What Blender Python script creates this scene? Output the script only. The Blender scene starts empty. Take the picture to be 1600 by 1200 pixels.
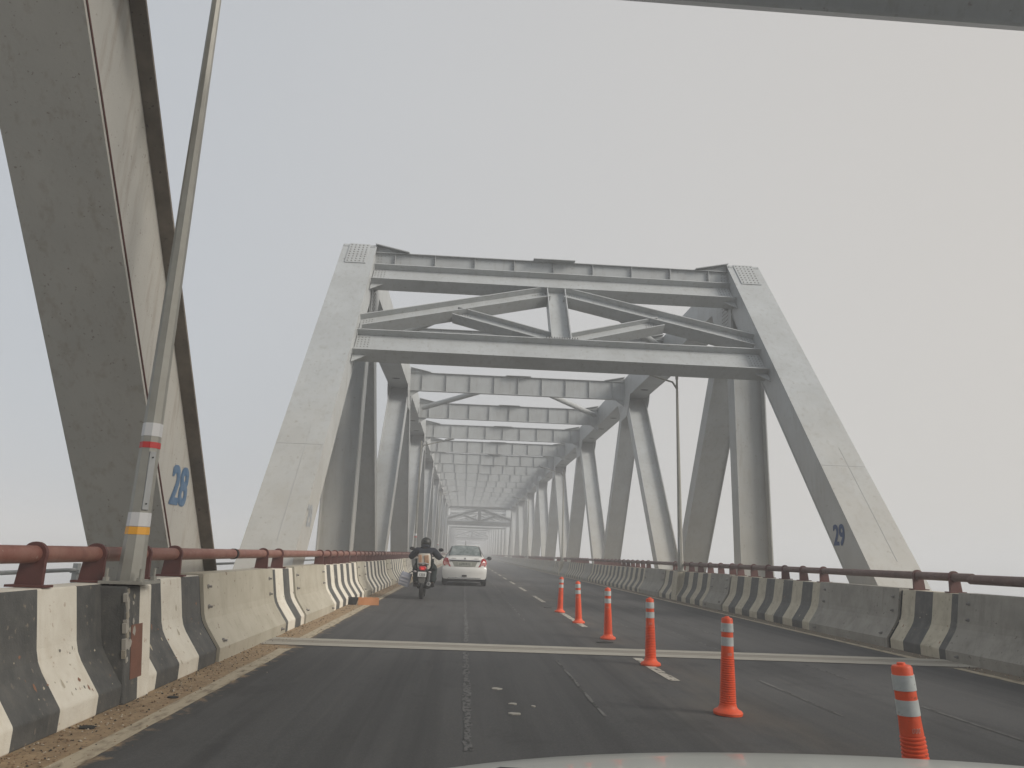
import bpy, bmesh, math, random
from mathutils import Vector, Matrix
random.seed(7)
sc = bpy.context.scene
COL = sc.collection
PI = math.pi

# ------------------------------------------------------------------ mesh helpers
class MB:
    def __init__(s): s.v=[]; s.f=[]; s.m=[]; s.mat=0
    def add(s, vs, fs, mat=None):
        n=len(s.v); s.v+= [tuple(v) for v in vs]; mm=s.mat if mat is None else mat
        for f in fs: s.f.append([n+i for i in f]); s.m.append(mm)
    def obox(s, c, ax, h, mat=None):
        c=Vector(c); a=[Vector(x).normalized()*hh for x,hh in zip(ax,h)]
        vs=[c+a[0]*i+a[1]*j+a[2]*k for i in(-1,1) for j in(-1,1) for k in(-1,1)]
        s.add(vs,[(0,1,3,2),(4,6,7,5),(0,4,5,1),(2,3,7,6),(0,2,6,4),(1,5,7,3)],mat)
    def box(s, a, b, mat=None):
        c=[(p+q)/2 for p,q in zip(a,b)]; h=[abs(q-p)/2 for p,q in zip(a,b)]
        s.obox(c,((1,0,0),(0,1,0),(0,0,1)),h,mat)
    def tube(s, pts, r, n=10, mat=None, cap=True, up=None):
        pts=[Vector(p) for p in pts]; rs=r if isinstance(r,(list,tuple)) else [r]*len(pts)
        vs=[]; prev=None
        for i,p in enumerate(pts):
            if i==0: t=pts[1]-p
            elif i==len(pts)-1: t=p-pts[i-1]
            else: t=(pts[i+1]-p).normalized()+(p-pts[i-1]).normalized()
            t.normalize()
            if prev is None:
                a=Vector((0,0,1)) if abs(t.z)<.9 else Vector((1,0,0))
                u=t.cross(a).normalized()
            else:
                u=(prev-t*prev.dot(t)).normalized()
            prev=u; w=t.cross(u)
            for k in range(n):
                an=2*PI*(k+.5)/n; vs.append(p+(u*math.cos(an)+w*math.sin(an))*rs[i])
        fs=[]
        for i in range(len(pts)-1):
            for k in range(n):
                fs.append((i*n+k,i*n+(k+1)%n,(i+1)*n+(k+1)%n,(i+1)*n+k))
        if cap: fs.append(tuple(range(n))[::-1]); fs.append(tuple(range((len(pts)-1)*n,len(pts)*n)))
        s.add(vs,fs,mat)
    def lathe(s, prof, n=24, c=(0,0,0), mat=None, axis='z'):
        vs=[];fs=[]
        for r,z in prof:
            for k in range(n):
                a=2*PI*k/n
                if axis=='z': vs.append((c[0]+r*math.cos(a),c[1]+r*math.sin(a),c[2]+z))
                elif axis=='x': vs.append((c[0]+z,c[1]+r*math.cos(a),c[2]+r*math.sin(a)))
                else: vs.append((c[0]+r*math.cos(a),c[1]+z,c[2]+r*math.sin(a)))
        for i in range(len(prof)-1):
            for k in range(n): fs.append((i*n+k,i*n+(k+1)%n,(i+1)*n+(k+1)%n,(i+1)*n+k))
        s.add(vs,fs,mat)
    def prism(s, poly, d, mat=None):      # poly: list of 3d points (planar), d: extrusion vector
        n=len(poly); d=Vector(d); vs=[Vector(p) for p in poly]+[Vector(p)+d for p in poly]
        fs=[tuple(range(n))[::-1],tuple(range(n,2*n))]+[(i,(i+1)%n,n+(i+1)%n,n+i) for i in range(n)]
        s.add(vs,fs,mat)
    def quad(s, a,b,c,d, mat=None): s.add([a,b,c,d],[(0,1,2,3)],mat)
    def ball(s, c, r, n=8, mat=None):
        rr=r if isinstance(r,(tuple,list)) else (r,r,r)
        vs=[];fs=[];m=n//2
        for i in range(m+1):
            t=PI*i/m
            for k in range(n):
                a=2*PI*k/n; vs.append((c[0]+rr[0]*math.sin(t)*math.cos(a),c[1]+rr[1]*math.sin(t)*math.sin(a),c[2]+rr[2]*math.cos(t)))
        for i in range(m):
            for k in range(n): fs.append((i*n+k,i*n+(k+1)%n,(i+1)*n+(k+1)%n,(i+1)*n+k))
        s.add(vs,fs,mat)
    def build(s, name, mats, parent=None, smooth=False, loc=None, bevel=0):
        me=bpy.data.meshes.new(name); me.from_pydata(s.v,[],s.f)
        if not isinstance(mats,(list,tuple)): mats=[mats]
        for m in mats: me.materials.append(m)
        me.polygons.foreach_set('material_index',s.m); me.validate(); me.update()
        bm=bmesh.new(); bm.from_mesh(me); bmesh.ops.remove_doubles(bm,verts=bm.verts,dist=1e-5)
        bmesh.ops.recalc_face_normals(bm,faces=bm.faces); bm.to_mesh(me); bm.free()
        if smooth:
            try: me.shade_smooth(); me.set_sharp_from_angle(angle=math.radians(40))
            except Exception: pass
        o=bpy.data.objects.new(name,me); COL.objects.link(o)
        if parent: o.parent=parent
        if loc: o.location=loc
        if bevel:
            b=o.modifiers.new('bevel','BEVEL'); b.width=bevel; b.segments=2; b.limit_method='ANGLE'
        return o
def empty(name, loc=(0,0,0), rz=0):
    o=bpy.data.objects.new(name,None); COL.objects.link(o); o.location=loc; o.rotation_euler=(0,0,rz); o.empty_display_size=.2; return o
def tag(o, label, cat, group=None):
    o['label']=label; o['category']=cat
    if group: o['group']=group
    return o
def struct(o): o['kind']='structure'; return o
def copy_tree(o, parent=None):
    c=o.copy(); COL.objects.link(c)
    if parent: c.parent=parent
    for ch in list(o.children): copy_tree(ch,c)
    return c
def text_mesh(name, body, size, mat, parent=None, matrix=None, offset=.0, sx=1.0, ext=.001, bold=0):
    cu=bpy.data.curves.new(name,'FONT'); cu.body=body; cu.size=size; cu.align_x='CENTER'; cu.align_y='CENTER'; cu.offset=offset; cu.extrude=ext
    t=bpy.data.objects.new(name,cu); COL.objects.link(t)
    dg=bpy.context.evaluated_depsgraph_get(); me=bpy.data.meshes.new_from_object(t.evaluated_get(dg))
    COL.objects.unlink(t); bpy.data.objects.remove(t)
    for v in me.vertices: v.co.x*=sx
    if bold:
        bm=bmesh.new(); q=0
        for dx in (-1,-.5,0,.5,1):
            for dy in (-1,0,1):
                tmp=me.copy()
                for v in tmp.vertices: v.co.x+=dx*bold; v.co.y+=dy*bold*.7; v.co.z+=q*.00025
                bm.from_mesh(tmp); bpy.data.meshes.remove(tmp); q+=1
        bm.to_mesh(me); bm.free()
    me.materials.clear(); me.materials.append(mat)
    o=bpy.data.objects.new(name,me); COL.objects.link(o)
    if parent: o.parent=parent
    if matrix is not None: o.matrix_local=matrix
    return o

# ------------------------------------------------------------------ materials
def mat(name, col, rough=.6, metal=0., noise=0., nscale=6., col2=None, bump=0., bscale=40., emis=None, spec=.5, coat=0.,
        streak=0., streakcol=(.1,.09,.08), stretch=(1,1,1), speck=0., speckcol=(.12,.06,.03), speckscale=30.,dust=0.):
    m=bpy.data.materials.new(name); m.use_nodes=True; nt=m.node_tree; N=nt.nodes; L=nt.links
    b=N['Principled BSDF']; b.inputs['Roughness'].default_value=rough; b.inputs['Metallic'].default_value=metal
    b.inputs['Specular IOR Level'].default_value=spec; b.inputs['Coat Weight'].default_value=coat
    b.inputs['Base Color'].default_value=(*col,1)
    tc=N.new('ShaderNodeTexCoord'); geo=N.new('ShaderNodeNewGeometry')
    src=geo.outputs['Position']
    cur=None
    def nz(scale,det=5,rgh=.6,st=(1,1,1)):
        mp=N.new('ShaderNodeMapping'); mp.inputs['Scale'].default_value=st; L.new(src,mp.inputs[0])
        n=N.new('ShaderNodeTexNoise'); n.inputs['Scale'].default_value=scale; n.inputs['Detail'].default_value=det; n.inputs['Roughness'].default_value=rgh
        L.new(mp.outputs[0],n.inputs['Vector']); return n
    def mix(fac,a,c):
        x=N.new('ShaderNodeMix'); x.data_type='RGBA'
        L.new(fac,x.inputs[0])
        if a is None: x.inputs[6].default_value=(*col,1)
        else: L.new(a,x.inputs[6])
        x.inputs[7].default_value=(*c,1); return x.outputs[2]
    def ramp(o,lo,hi,mx=1.):
        r=N.new('ShaderNodeMapRange'); r.inputs[1].default_value=lo; r.inputs[2].default_value=hi; r.inputs[4].default_value=mx
        L.new(o,r.inputs[0]); return r.outputs[0]
    if noise:
        c2=col2 or tuple(c*.6 for c in col)
        cur=mix(ramp(nz(nscale,st=stretch).outputs[0],.35,.68,noise),cur,c2)
    if streak:
        cur=mix(ramp(nz(9,6,.65,(1,1,.12)).outputs[0],.52,.75,streak),cur,streakcol)
    if speck:
        cur=mix(ramp(nz(speckscale,3,.6).outputs[0],.66,.7,speck),cur,speckcol)
    if dust:
        sp=N.new('ShaderNodeSeparateXYZ'); L.new(src,sp.inputs[0]); dn=nz(1.7,6,.65)
        ad=N.new('ShaderNodeMath'); ad.operation='MULTIPLY_ADD'; L.new(dn.outputs[0],ad.inputs[0]); ad.inputs[1].default_value=4.; L.new(sp.outputs[2],ad.inputs[2])
        cur=mix(ramp(ad.outputs[0],8.0,2.6,dust),cur,(.43,.375,.28))
    if cur: L.new(cur,b.inputs['Base Color'])
    if bump:
        bp=N.new('ShaderNodeBump'); bp.inputs['Strength'].default_value=bump; bp.inputs['Distance'].default_value=.01
        L.new(nz(bscale,4).outputs[0],bp.inputs['Height']); L.new(bp.outputs[0],b.inputs['Normal'])
    if emis: b.inputs['Emission Color'].default_value=(*emis[0],1); b.inputs['Emission Strength'].default_value=emis[1]
    return m
M={}
M['steel']=mat('grey_steel_paint',(.39,.408,.412),.5,0,.8,1.1,(.32,.33,.328),.12,25,streak=.55,streakcol=(.25,.24,.22),speck=.5,speckcol=(.17,.15,.13),speckscale=11,dust=.38)
M['steel28']=mat('old_steel_paint',(.50,.485,.44),.55,0,.6,1.5,(.42,.41,.375),.15,25,streak=.45,streakcol=(.24,.17,.11),speck=.55,speckcol=(.16,.10,.07),speckscale=26)
M['seamline']=mat('weld_seam_paint',(.35,.35,.34),.6)
M['shade_grime']=mat('shaded_grimy_flange_paint',(.20,.175,.145),.75,0,.8,4,(.11,.095,.08),.2,30,speck=.8,speckcol=(.05,.04,.035),speckscale=18)  # flange shade darkened into the base colour, over grime mottling and specks
M['bolt']=mat('bolt_paint',(.20,.19,.18),.6)
M['rivet']=mat('rivet_paint',(.17,.165,.16),.6)
M['galv']=mat('galvanised_steel',(.33,.325,.29),.5,.15,.6,5,(.25,.24,.205),.1,30,streak=.35,streakcol=(.16,.14,.11))
M['galv2']=mat('weathered_zinc',(.34,.35,.35),.5,.2,.4,4)
M['white_p']=mat('white_barrier_paint',(.70,.665,.575),.8,0,.6,4.5,(.56,.51,.42),.4,60,streak=.3,streakcol=(.42,.33,.22),speck=.6,speckcol=(.38,.27,.19),speckscale=13)
M['white_r']=mat('shaded_dirty_white_barrier_paint',(.50,.46,.36),.85,0,.7,6,(.36,.32,.24),.4,60,streak=.4,streakcol=(.2,.17,.12),speck=.9,speckcol=(.12,.10,.07),speckscale=24)  # right-side shade is put into this white, along with dirt streaks and specks
M['cover_r']=mat('shaded_grey_plate_paint',(.29,.275,.24),.7,0,.7,3,(.18,.17,.145),.2,30,streak=.4,streakcol=(.1,.09,.07),speck=.7,speckcol=(.08,.06,.05),speckscale=15)  # grey cover colour taken darker to stand for right-side shade
M['black_p']=mat('black_barrier_paint',(.062,.064,.062),.7,0,.8,5,(.12,.118,.11),.35,60,streak=.45,streakcol=(.16,.15,.13),speck=.7,speckcol=(.25,.21,.16),speckscale=20)
M['conc']=mat('old_concrete',(.34,.31,.25),.9,0,.7,5,(.24,.215,.17),.5,50,streak=.3,streakcol=(.12,.1,.08))
M['cover']=mat('beige_plate_paint',(.43,.40,.325),.65,0,.6,2.5,(.31,.28,.21),.15,30,streak=.35,streakcol=(.2,.16,.11),speck=.7,speckcol=(.12,.06,.035),speckscale=13)
M['gap']=mat('joint_gap_dark',(.012,.012,.012),.9)
M['rail']=mat('red_oxide_paint',(.20,.078,.058),.5,0,.7,6,(.28,.15,.115),.15,40,streak=.3,streakcol=(.07,.035,.03),speck=.7,speckcol=(.33,.24,.2),speckscale=26)
M['railpost']=mat('red_oxide_plate',(.12,.045,.038),.55,0,.6,10,(.075,.03,.026),.15,40)
M['orange']=mat('orange_rubber',(.80,.10,.028),.55,0,.6,7,(.50,.07,.03),streak=.35,streakcol=(.25,.10,.06),speck=.6,speckcol=(.12,.06,.04),speckscale=40)
M['tape']=mat('reflective_tape',(.50,.53,.52),.45,0,.6,14,(.33,.35,.34),speck=.6,speckcol=(.2,.16,.12),speckscale=45)
M['palemark']=mat('pale_lettering',(.62,.36,.30),.6)
M['blue']=mat('blue_stencil_paint',(.085,.16,.27),.7,0,.6,14,(.17,.24,.33))
M['bluedk']=mat('navy_stencil_paint',(.03,.062,.15),.7,0,.5,14,(.06,.09,.17))
M['bluelt']=mat('faded_blue_paint',(.31,.325,.335),.7)
M['rail_r']=mat('shaded_brown_rail_paint',(.125,.072,.06),.6,0,.7,6,(.17,.12,.10),.15,40,streak=.4,streakcol=(.05,.035,.03),speck=.6,speckcol=(.3,.26,.22),speckscale=24)  # rail colour dulled to carry right-side shade; weld rings on both rails share it
M['red']=mat('red_tape',(.5,.03,.03),.5); M['yellow']=mat('yellow_tape',(.75,.36,.03),.5); M['wtape']=mat('white_tape',(.6,.6,.6),.5)
M['brown']=mat('brown_marker_plate',(.19,.085,.055),.6,0,.5,10)
M['carwhite']=mat('white_car_paint',(.80,.79,.75),.25,0,.12,3,coat=.7)
M['silver']=mat('silver_car_paint',(.52,.54,.50),.3,.1,.12,3,coat=.5)
M['glass']=mat('dark_glass',(.03,.035,.035),.05,0,spec=.8)
M['interior']=mat('car_interior',(.02,.02,.02),.8)
M['chrome']=mat('chrome',(.7,.7,.7),.18,1.)
M['tyre']=mat('tyre_rubber',(.016,.016,.016),.85,0,.4,20,(.03,.03,.028))
M['black']=mat('black_plastic',(.012,.012,.012),.45)
M['dkmetal']=mat('dark_engine_metal',(.045,.045,.045),.4,.6)
M['plate']=mat('number_plate_white',(.62,.62,.60),.5); M['plate2']=mat('number_plate_cream',(.45,.46,.40),.5)
M['ink']=mat('plate_lettering',(.035,.035,.035),.6)
M['lampred']=mat('red_lamp_plastic',(.45,.02,.025),.2,0,coat=.5,spec=.6); M['lampclear']=mat('pink_lamp_lens',(.62,.28,.26),.2)
M['lampon']=mat('lit_tail_lamp',(.5,.02,.02),.3,emis=((1,.04,.03),.35))
M['indic']=mat('clear_indicator_lens',(.35,.32,.32),.25)
M['jacket']=mat('navy_jacket_cloth',(.011,.014,.022),.85,0,.4,14,(.018,.022,.032),.5,18)
M['trouser']=mat('dark_green_cloth',(.014,.024,.023),.85,0,.4,12,(.02,.032,.03),.4,18)
M['skin']=mat('skin',(.22,.11,.07),.6); M['helmet']=mat('black_helmet',(.014,.016,.014),.5,0,.5,30,(.04,.04,.035))
M['shoe']=mat('shoe_leather',(.02,.018,.016),.6)
M['parcel']=mat('white_parcel_plastic',(.46,.43,.37),.5); M['parcel2']=mat('brown_paper_bundle',(.30,.15,.075),.6,0,.6,14,(.5,.36,.26))
M['sack']=mat('grey_blue_sack',(.42,.43,.49),.7,0,.5,16,(.30,.32,.40),.4,30); M['sacklt']=mat('pale_sack_panel',(.52,.52,.56),.7)
M['bluecloth']=mat('blue_tank_cloth',(.09,.13,.24),.6)
M['card']=mat('corrugated_cardboard',(.45,.205,.09),.8,0,.4,12,(.36,.15,.07)); M['bluedirt']=mat('black_rubber_scrap',(.02,.02,.02),.8)
M['muffler']=mat('muffler_steel',(.55,.55,.55),.3,.9)
M['litter']=mat('pale_litter',(.34,.32,.28),.8)
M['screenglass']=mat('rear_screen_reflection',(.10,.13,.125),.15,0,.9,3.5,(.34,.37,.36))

def road_material():
    m=bpy.data.materials.new('asphalt'); m.use_nodes=True; nt=m.node_tree; N=nt.nodes; L=nt.links
    b=N['Principled BSDF']; b.inputs['Roughness'].default_value=.82; b.inputs['Specular IOR Level'].default_value=.3
    geo=N.new('ShaderNodeNewGeometry'); sep=N.new('ShaderNodeSeparateXYZ'); L.new(geo.outputs['Position'],sep.inputs[0])
    def nz(scale,det=5,st=(1,1,1),rg=.6):
        mp=N.new('ShaderNodeMapping'); mp.inputs['Scale'].default_value=st; L.new(geo.outputs['Position'],mp.inputs[0])
        n=N.new('ShaderNodeTexNoise'); n.inputs['Scale'].default_value=scale; n.inputs['Detail'].default_value=det; n.inputs['Roughness'].default_value=rg
        L.new(mp.outputs[0],n.inputs['Vector']); return n.outputs[0]
    def mr(o,lo,hi,a=0.,c=1.):
        r=N.new('ShaderNodeMapRange'); r.inputs[1].default_value=lo; r.inputs[2].default_value=hi; r.inputs[3].default_value=a; r.inputs[4].default_value=c; L.new(o,r.inputs[0]); return r.outputs[0]
    def mth(op,a,c):
        x=N.new('ShaderNodeMath'); x.operation=op
        for i,y in enumerate((a,c)):
            if isinstance(y,(int,float)): x.inputs[i].default_value=y
            else: L.new(y,x.inputs[i])
        return x.outputs[0]
    def mix(f,a,c):
        x=N.new('ShaderNodeMix'); x.data_type='RGBA'; L.new(f,x.inputs[0])
        for i,y in ((6,a),(7,c)):
            if isinstance(y,tuple): x.inputs[i].default_value=(*y,1)
            else: L.new(y,x.inputs[i])
        return x.outputs[2]
    c=mix(mr(nz(1.1,6,(1,.25,1)),.3,.7),(.050,.0515,.053),(.077,.078,.078))
    c=mix(mr(nz(55,4),.4,.66,0,.55),c,(.097,.097,.096)); c=mix(mr(nz(70,2),.70,.74,0,.7),c,(.20,.185,.165))
    c=mix(mr(nz(160,2),.45,.75,0,.7),c,(.105,.098,.09))            # aggregate
    c=mix(mr(nz(18,4,(1,.3,1)),.55,.8,0,.4),c,(.10,.09,.08))
    c=mix(mr(nz(3.2,4,(1,.02,1),.6),.46,.66,0,.55),c,(.036,.036,.036))
    c=mix(mr(nz(7,5,(1,.03,1),.7),.55,.72,0,.35),c,(.105,.10,.093))
    c=mix(mr(nz(.9,7,(1,.6,1),.7),.56,.62,0,.3),c,(.03,.03,.03))      # long dark tyre tracks
    # dust toward both kerbs and along the delineator line
    e1=mth('SUBTRACT',mth('MULTIPLY',sep.outputs[0],-1.0),2.12)
    e1=mth('ADD',e1,mr(nz(6,6),.2,.8,-.22,.22))
    d1=mr(e1,-.12,.03,0,.93)
    e2=mth('ADD',mth('SUBTRACT',sep.outputs[0],6.24),mr(nz(6,6),.2,.8,-.2,.2))
    d2=mr(e2,-.12,.1,0,.8)
    ab=N.new('ShaderNodeMath'); ab.operation='ABSOLUTE'; L.new(mth('SUBTRACT',sep.outputs[0],2.35),ab.inputs[0])
    d3=mth('MULTIPLY',mr(ab.outputs[0],.75,.05,0,1.),mr(nz(2.2,6,(1,.4,1)),.38,.68,0,.5))
    sand=mix(mr(nz(9,7),.3,.72),(.40,.29,.17),(.24,.165,.10))
    sand=mix(mr(nz(45,3),.58,.66,0,.8),sand,(.07,.05,.035))
    sand=mix(mr(nz(30,3),.64,.7,0,.7),sand,(.42,.36,.27))
    c=mix(d3,c,(.15,.13,.105)); c=mix(d1,c,sand); c=mix(d2,c,(.2,.165,.12))
    L.new(c,b.inputs['Base Color'])
    bp=N.new('ShaderNodeBump'); bp.inputs['Strength'].default_value=.45; bp.inputs['Distance'].default_value=.006
    L.new(nz(130,3),bp.inputs['Height']); L.new(bp.outputs[0],b.inputs['Normal'])
    return m
def marking_material(name,col,lo=.42,hi=.56,under=(.075,.07,.064),sc_=14,st=(1,.35,1)):
    m=bpy.data.materials.new(name); m.use_nodes=True; nt=m.node_tree; N=nt.nodes; L=nt.links
    b=N['Principled BSDF']; b.inputs['Roughness'].default_value=.8
    geo=N.new('ShaderNodeNewGeometry'); mp=N.new('ShaderNodeMapping'); mp.inputs['Scale'].default_value=st; L.new(geo.outputs['Position'],mp.inputs[0])
    n=N.new('ShaderNodeTexNoise'); n.inputs['Scale'].default_value=sc_; n.inputs['Detail'].default_value=7; n.inputs['Roughness'].default_value=.7; L.new(mp.outputs[0],n.inputs['Vector'])
    r=N.new('ShaderNodeMapRange'); r.inputs[1].default_value=lo; r.inputs[2].default_value=hi; L.new(n.outputs[0],r.inputs[0])
    x=N.new('ShaderNodeMix'); x.data_type='RGBA'; L.new(r.outputs[0],x.inputs[0]); x.inputs[6].default_value=(*under,1); x.inputs[7].default_value=(*col,1)
    L.new(x.outputs[2],b.inputs['Base Color'])
    # worn-away paint lets the asphalt show: transparent where thin
    tr=N.new('ShaderNodeBsdfTransparent'); ms=N.new('ShaderNodeMixShader'); r2=N.new('ShaderNodeMapRange'); r2.inputs[1].default_value=lo-.08; r2.inputs[2].default_value=lo+.02
    L.new(n.outputs[0],r2.inputs[0]); L.new(r2.outputs[0],ms.inputs[0]); L.new(tr.outputs[0],ms.inputs[1]); L.new(b.outputs[0],ms.inputs[2])
    L.new(ms.outputs[0],N['Material Output'].inputs[0])
    return m
M['road']=road_material()
M['edge']=marking_material('worn_edge_line',(.42,.36,.26),.34,.52,(.2,.16,.11))
M['dash']=marking_material('worn_lane_dash',(.42,.39,.33),.40,.5)
M['seam']=marking_material('sealed_seam',(.165,.163,.158),.45,.70,(.075,.075,.073),30,(1,.5,1))
M['scratch']=marking_material('faint_scratch',(.15,.148,.142),.46,.62,(.08,.078,.072),9)
M['jl']=marking_material('joint_concrete_band',(.38,.355,.30),.30,.55,(.24,.22,.185),10,(.4,3,1))
M['jm']=marking_material('joint_rubber_band',(.30,.275,.23),.25,.6,(.19,.175,.145),8,(.3,5,1))

def water_material():
    m=mat('river_water',(.05,.055,.05),.12,0,.4,.02,(.07,.07,.06),.25,1.2,spec=.5); return m
M['water']=water_material()

# ------------------------------------------------------------------ dimensions (metres; camera stands at 0,0,1.2 looking along +Y)
CX=2.389; TW=13.1; BW=1.03
PAN=7.59; NP=14; YN0=21.15; PERIOD=124.8
SL=.758
BL=-2.54; BR=6.60                # barrier toe lines
# ------------------------------------------------------------------ setting
w=MB(); w.quad((-700,-120,-13),(700,-120,-13),(700,1100,-13),(-700,1100,-13)); struct(w.build('water',M['water']))
w=MB()
w.prism([(-3.2,-40,-.3),(7.3,-40,-.3),(7.3,-40,0),(-3.2,-40,0)],(0,440,0)); struct(w.build('bridge_deck',M['conc']))
w=MB(); w.quad((BL-.1,-40,.004),(BR+.1,-40,.004),(BR+.1,400,.004),(BL-.1,400,.004)); struct(w.build('road',M['road']))
def wobble_strip(mb,x0,x1,y0,y1,z,step=.5,amp=.012):
    n=max(2,int((y1-y0)/step)); P=[(y0+(y1-y0)*i/n, random.uniform(-amp,amp), random.uniform(-amp,amp)) for i in range(n+1)]
    for a,b_ in zip(P[:-1],P[1:]):
        mb.quad((x0+a[1],a[0],z),(x1+a[2],a[0],z),(x1+b_[2],b_[0],z),(x0+b_[1],b_[0],z))
w=MB(); wobble_strip(w,-2.19,-2.045,-10,9.45,.008); wobble_strip(w,-2.19,-2.045,10.45,300,.008,1.0); struct(w.build('left_edge_line',M['edge']))
w=MB(); wobble_strip(w,6.14,6.27,-10,9.2,.008); wobble_strip(w,6.14,6.27,10.1,300,.008,1.0); struct(w.build('right_edge_line',M['edge']))
w=MB(); wobble_strip(w,2.15,2.26,7.75,9.4,.008,.3,.008); wobble_strip(w,2.14,2.25,13.3,16.4,.008,.3,.008)
for k in range(38):
    y=20.0+5.85*k; wobble_strip(w,2.14,2.25,y,y+3.0,.008,.5,.008)
struct(w.build('lane_dashes',M['dash']))
w=MB(); wobble_strip(w,.05,.11,4.9,9.55,.008,.12,.016); wobble_strip(w,.055,.115,10.55,60,.008,.3,.016)
struct(w.build('road_seam',M['seam']))
w=MB()
for x,y0,y1,dx in ((3.15,6.2,7.9,0),(4.24,8.15,9.2,0),(4.13,5.4,6.8,.0),(4.35,17.6,21.6,0),(3.62,10.2,12.8,0),(4.28,12.0,16.0,0),(4.3,24,30,0),(1.15,6,9,0),(1.2,14,20,0),(1.25,24,40,0),(4.5,34,50,0),(3.0,13.5,15.2,0)):
    wobble_strip(w,x-.012,x+.014,y0,y1,.008,.25,.008)
struct(w.build('road_scratches',M['scratch']))
# expansion joint: slightly skewed bands, the middle one lower
def jy(x,y): return y-.055*(x+.9)
def band(mb,x0,x1,ya,yb,z,mi):
    n=40
    for i in range(n):
        xa=x0+(x1-x0)*i/n; xb=x0+(x1-x0)*(i+1)/n
        mb.quad((xa,jy(xa,ya),z),(xb,jy(xb,ya),z),(xb,jy(xb,yb),z),(xa,jy(xa,yb),z),mi)
w=MB(); band(w,BL,BR,9.72,9.99,.010,0); band(w,BL,BR,9.99,10.24,.009,1); band(w,BL,BR,10.24,10.47,.010,0)
band(w,BL,BR,10.035,10.045,.0135,1); band(w,BL,BR,10.175,10.183,.0135,2)
struct(w.build('expansion_joint',[M['jl'],M['jm'],M['gap']]))

# ------------------------------------------------------------------ parapet barriers
PROF=[(0,0),(0,.14),(-.155,.36),(-.19,.425),(-.212,.50),(-.225,.58),(-.275,.88),(-.50,.88),(-.50,0)]
def prof_pts(side,off=0.):
    base=BL if side<0 else BR; s=1 if side<0 else -1
    out=[]
    for i,(x,z) in enumerate(PROF):
        if off and i<7: out.append((base+s*(x+off),z+(off if i>=6 else 0)))
        elif off: out.append((base+s*(x-off),z+(off if i==7 else 0)))
        else: out.append((base+s*x,z))
    return out
def extr(mb,side,y0,y1,mi,off=0.,caps=True,n=1):
    P=prof_pts(side,off); k=len(P)
    for q in range(n):
        a=y0+(y1-y0)*q/n; b_=y0+(y1-y0)*(q+1)/n
        vs=[(x,a,z) for x,z in P]+[(x,b_,z) for x,z in P]
        for i in range(k): mb.add([vs[i],vs[(i+1)%k],vs[k+(i+1)%k],vs[k+i]],[(0,1,2,3)],(0 if (i==6 and mi==1 and not off) else mi))
    if caps:
        mb.add([(x,y0,z) for x,z in P],[tuple(range(k))],mi); mb.add([(x,y1,z) for x,z in P],[tuple(range(k))],mi)
ordw=['first','second','third','fourth','fifth','sixth','seventh','eighth','ninth','tenth','eleventh','twelfth','thirteenth','fourteenth','fifteenth','sixteenth','seventeenth','eighteenth','nineteenth','twentieth','twenty-first','twenty-second','twenty-third','twenty-fourth','twenty-fifth','twenty-sixth','twenty-seventh','twenty-eighth','twenty-ninth','thirtieth','thirty-first','thirty-second','thirty-third','thirty-fourth','thirty-fifth','thirty-sixth','thirty-seventh','thirty-eighth','thirty-ninth','fortieth','forty-first','forty-second','forty-third','forty-fourth','forty-fifth','forty-sixth','forty-seventh','forty-eighth','forty-ninth','fiftieth']
left_seq=[(-2.0,-2.0,8.2),(8.2,11.03,12.5),(12.5,15.07,19.74),(19.74,21.2,27.1),(27.1,28.6,34.5)]
right_seq=[(-2.0,-2.0,7.15),(7.15,9.86,11.33),(11.33,13.85,18.77),(18.77,20.15,24.93),(24.93,27.6,39.3),(39.3,41.5,48.0)]
def extend(seq,stop=262):
    y=seq[-1][2]
    while y<stop:
        a=random.choice((1.5,1.5,2.6)); l=random.choice((4.9,5.4,6.2)); seq.append((y,y+a,y+a+l)); y+=a+l
    return seq
extend(left_seq); extend(right_seq)
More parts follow.
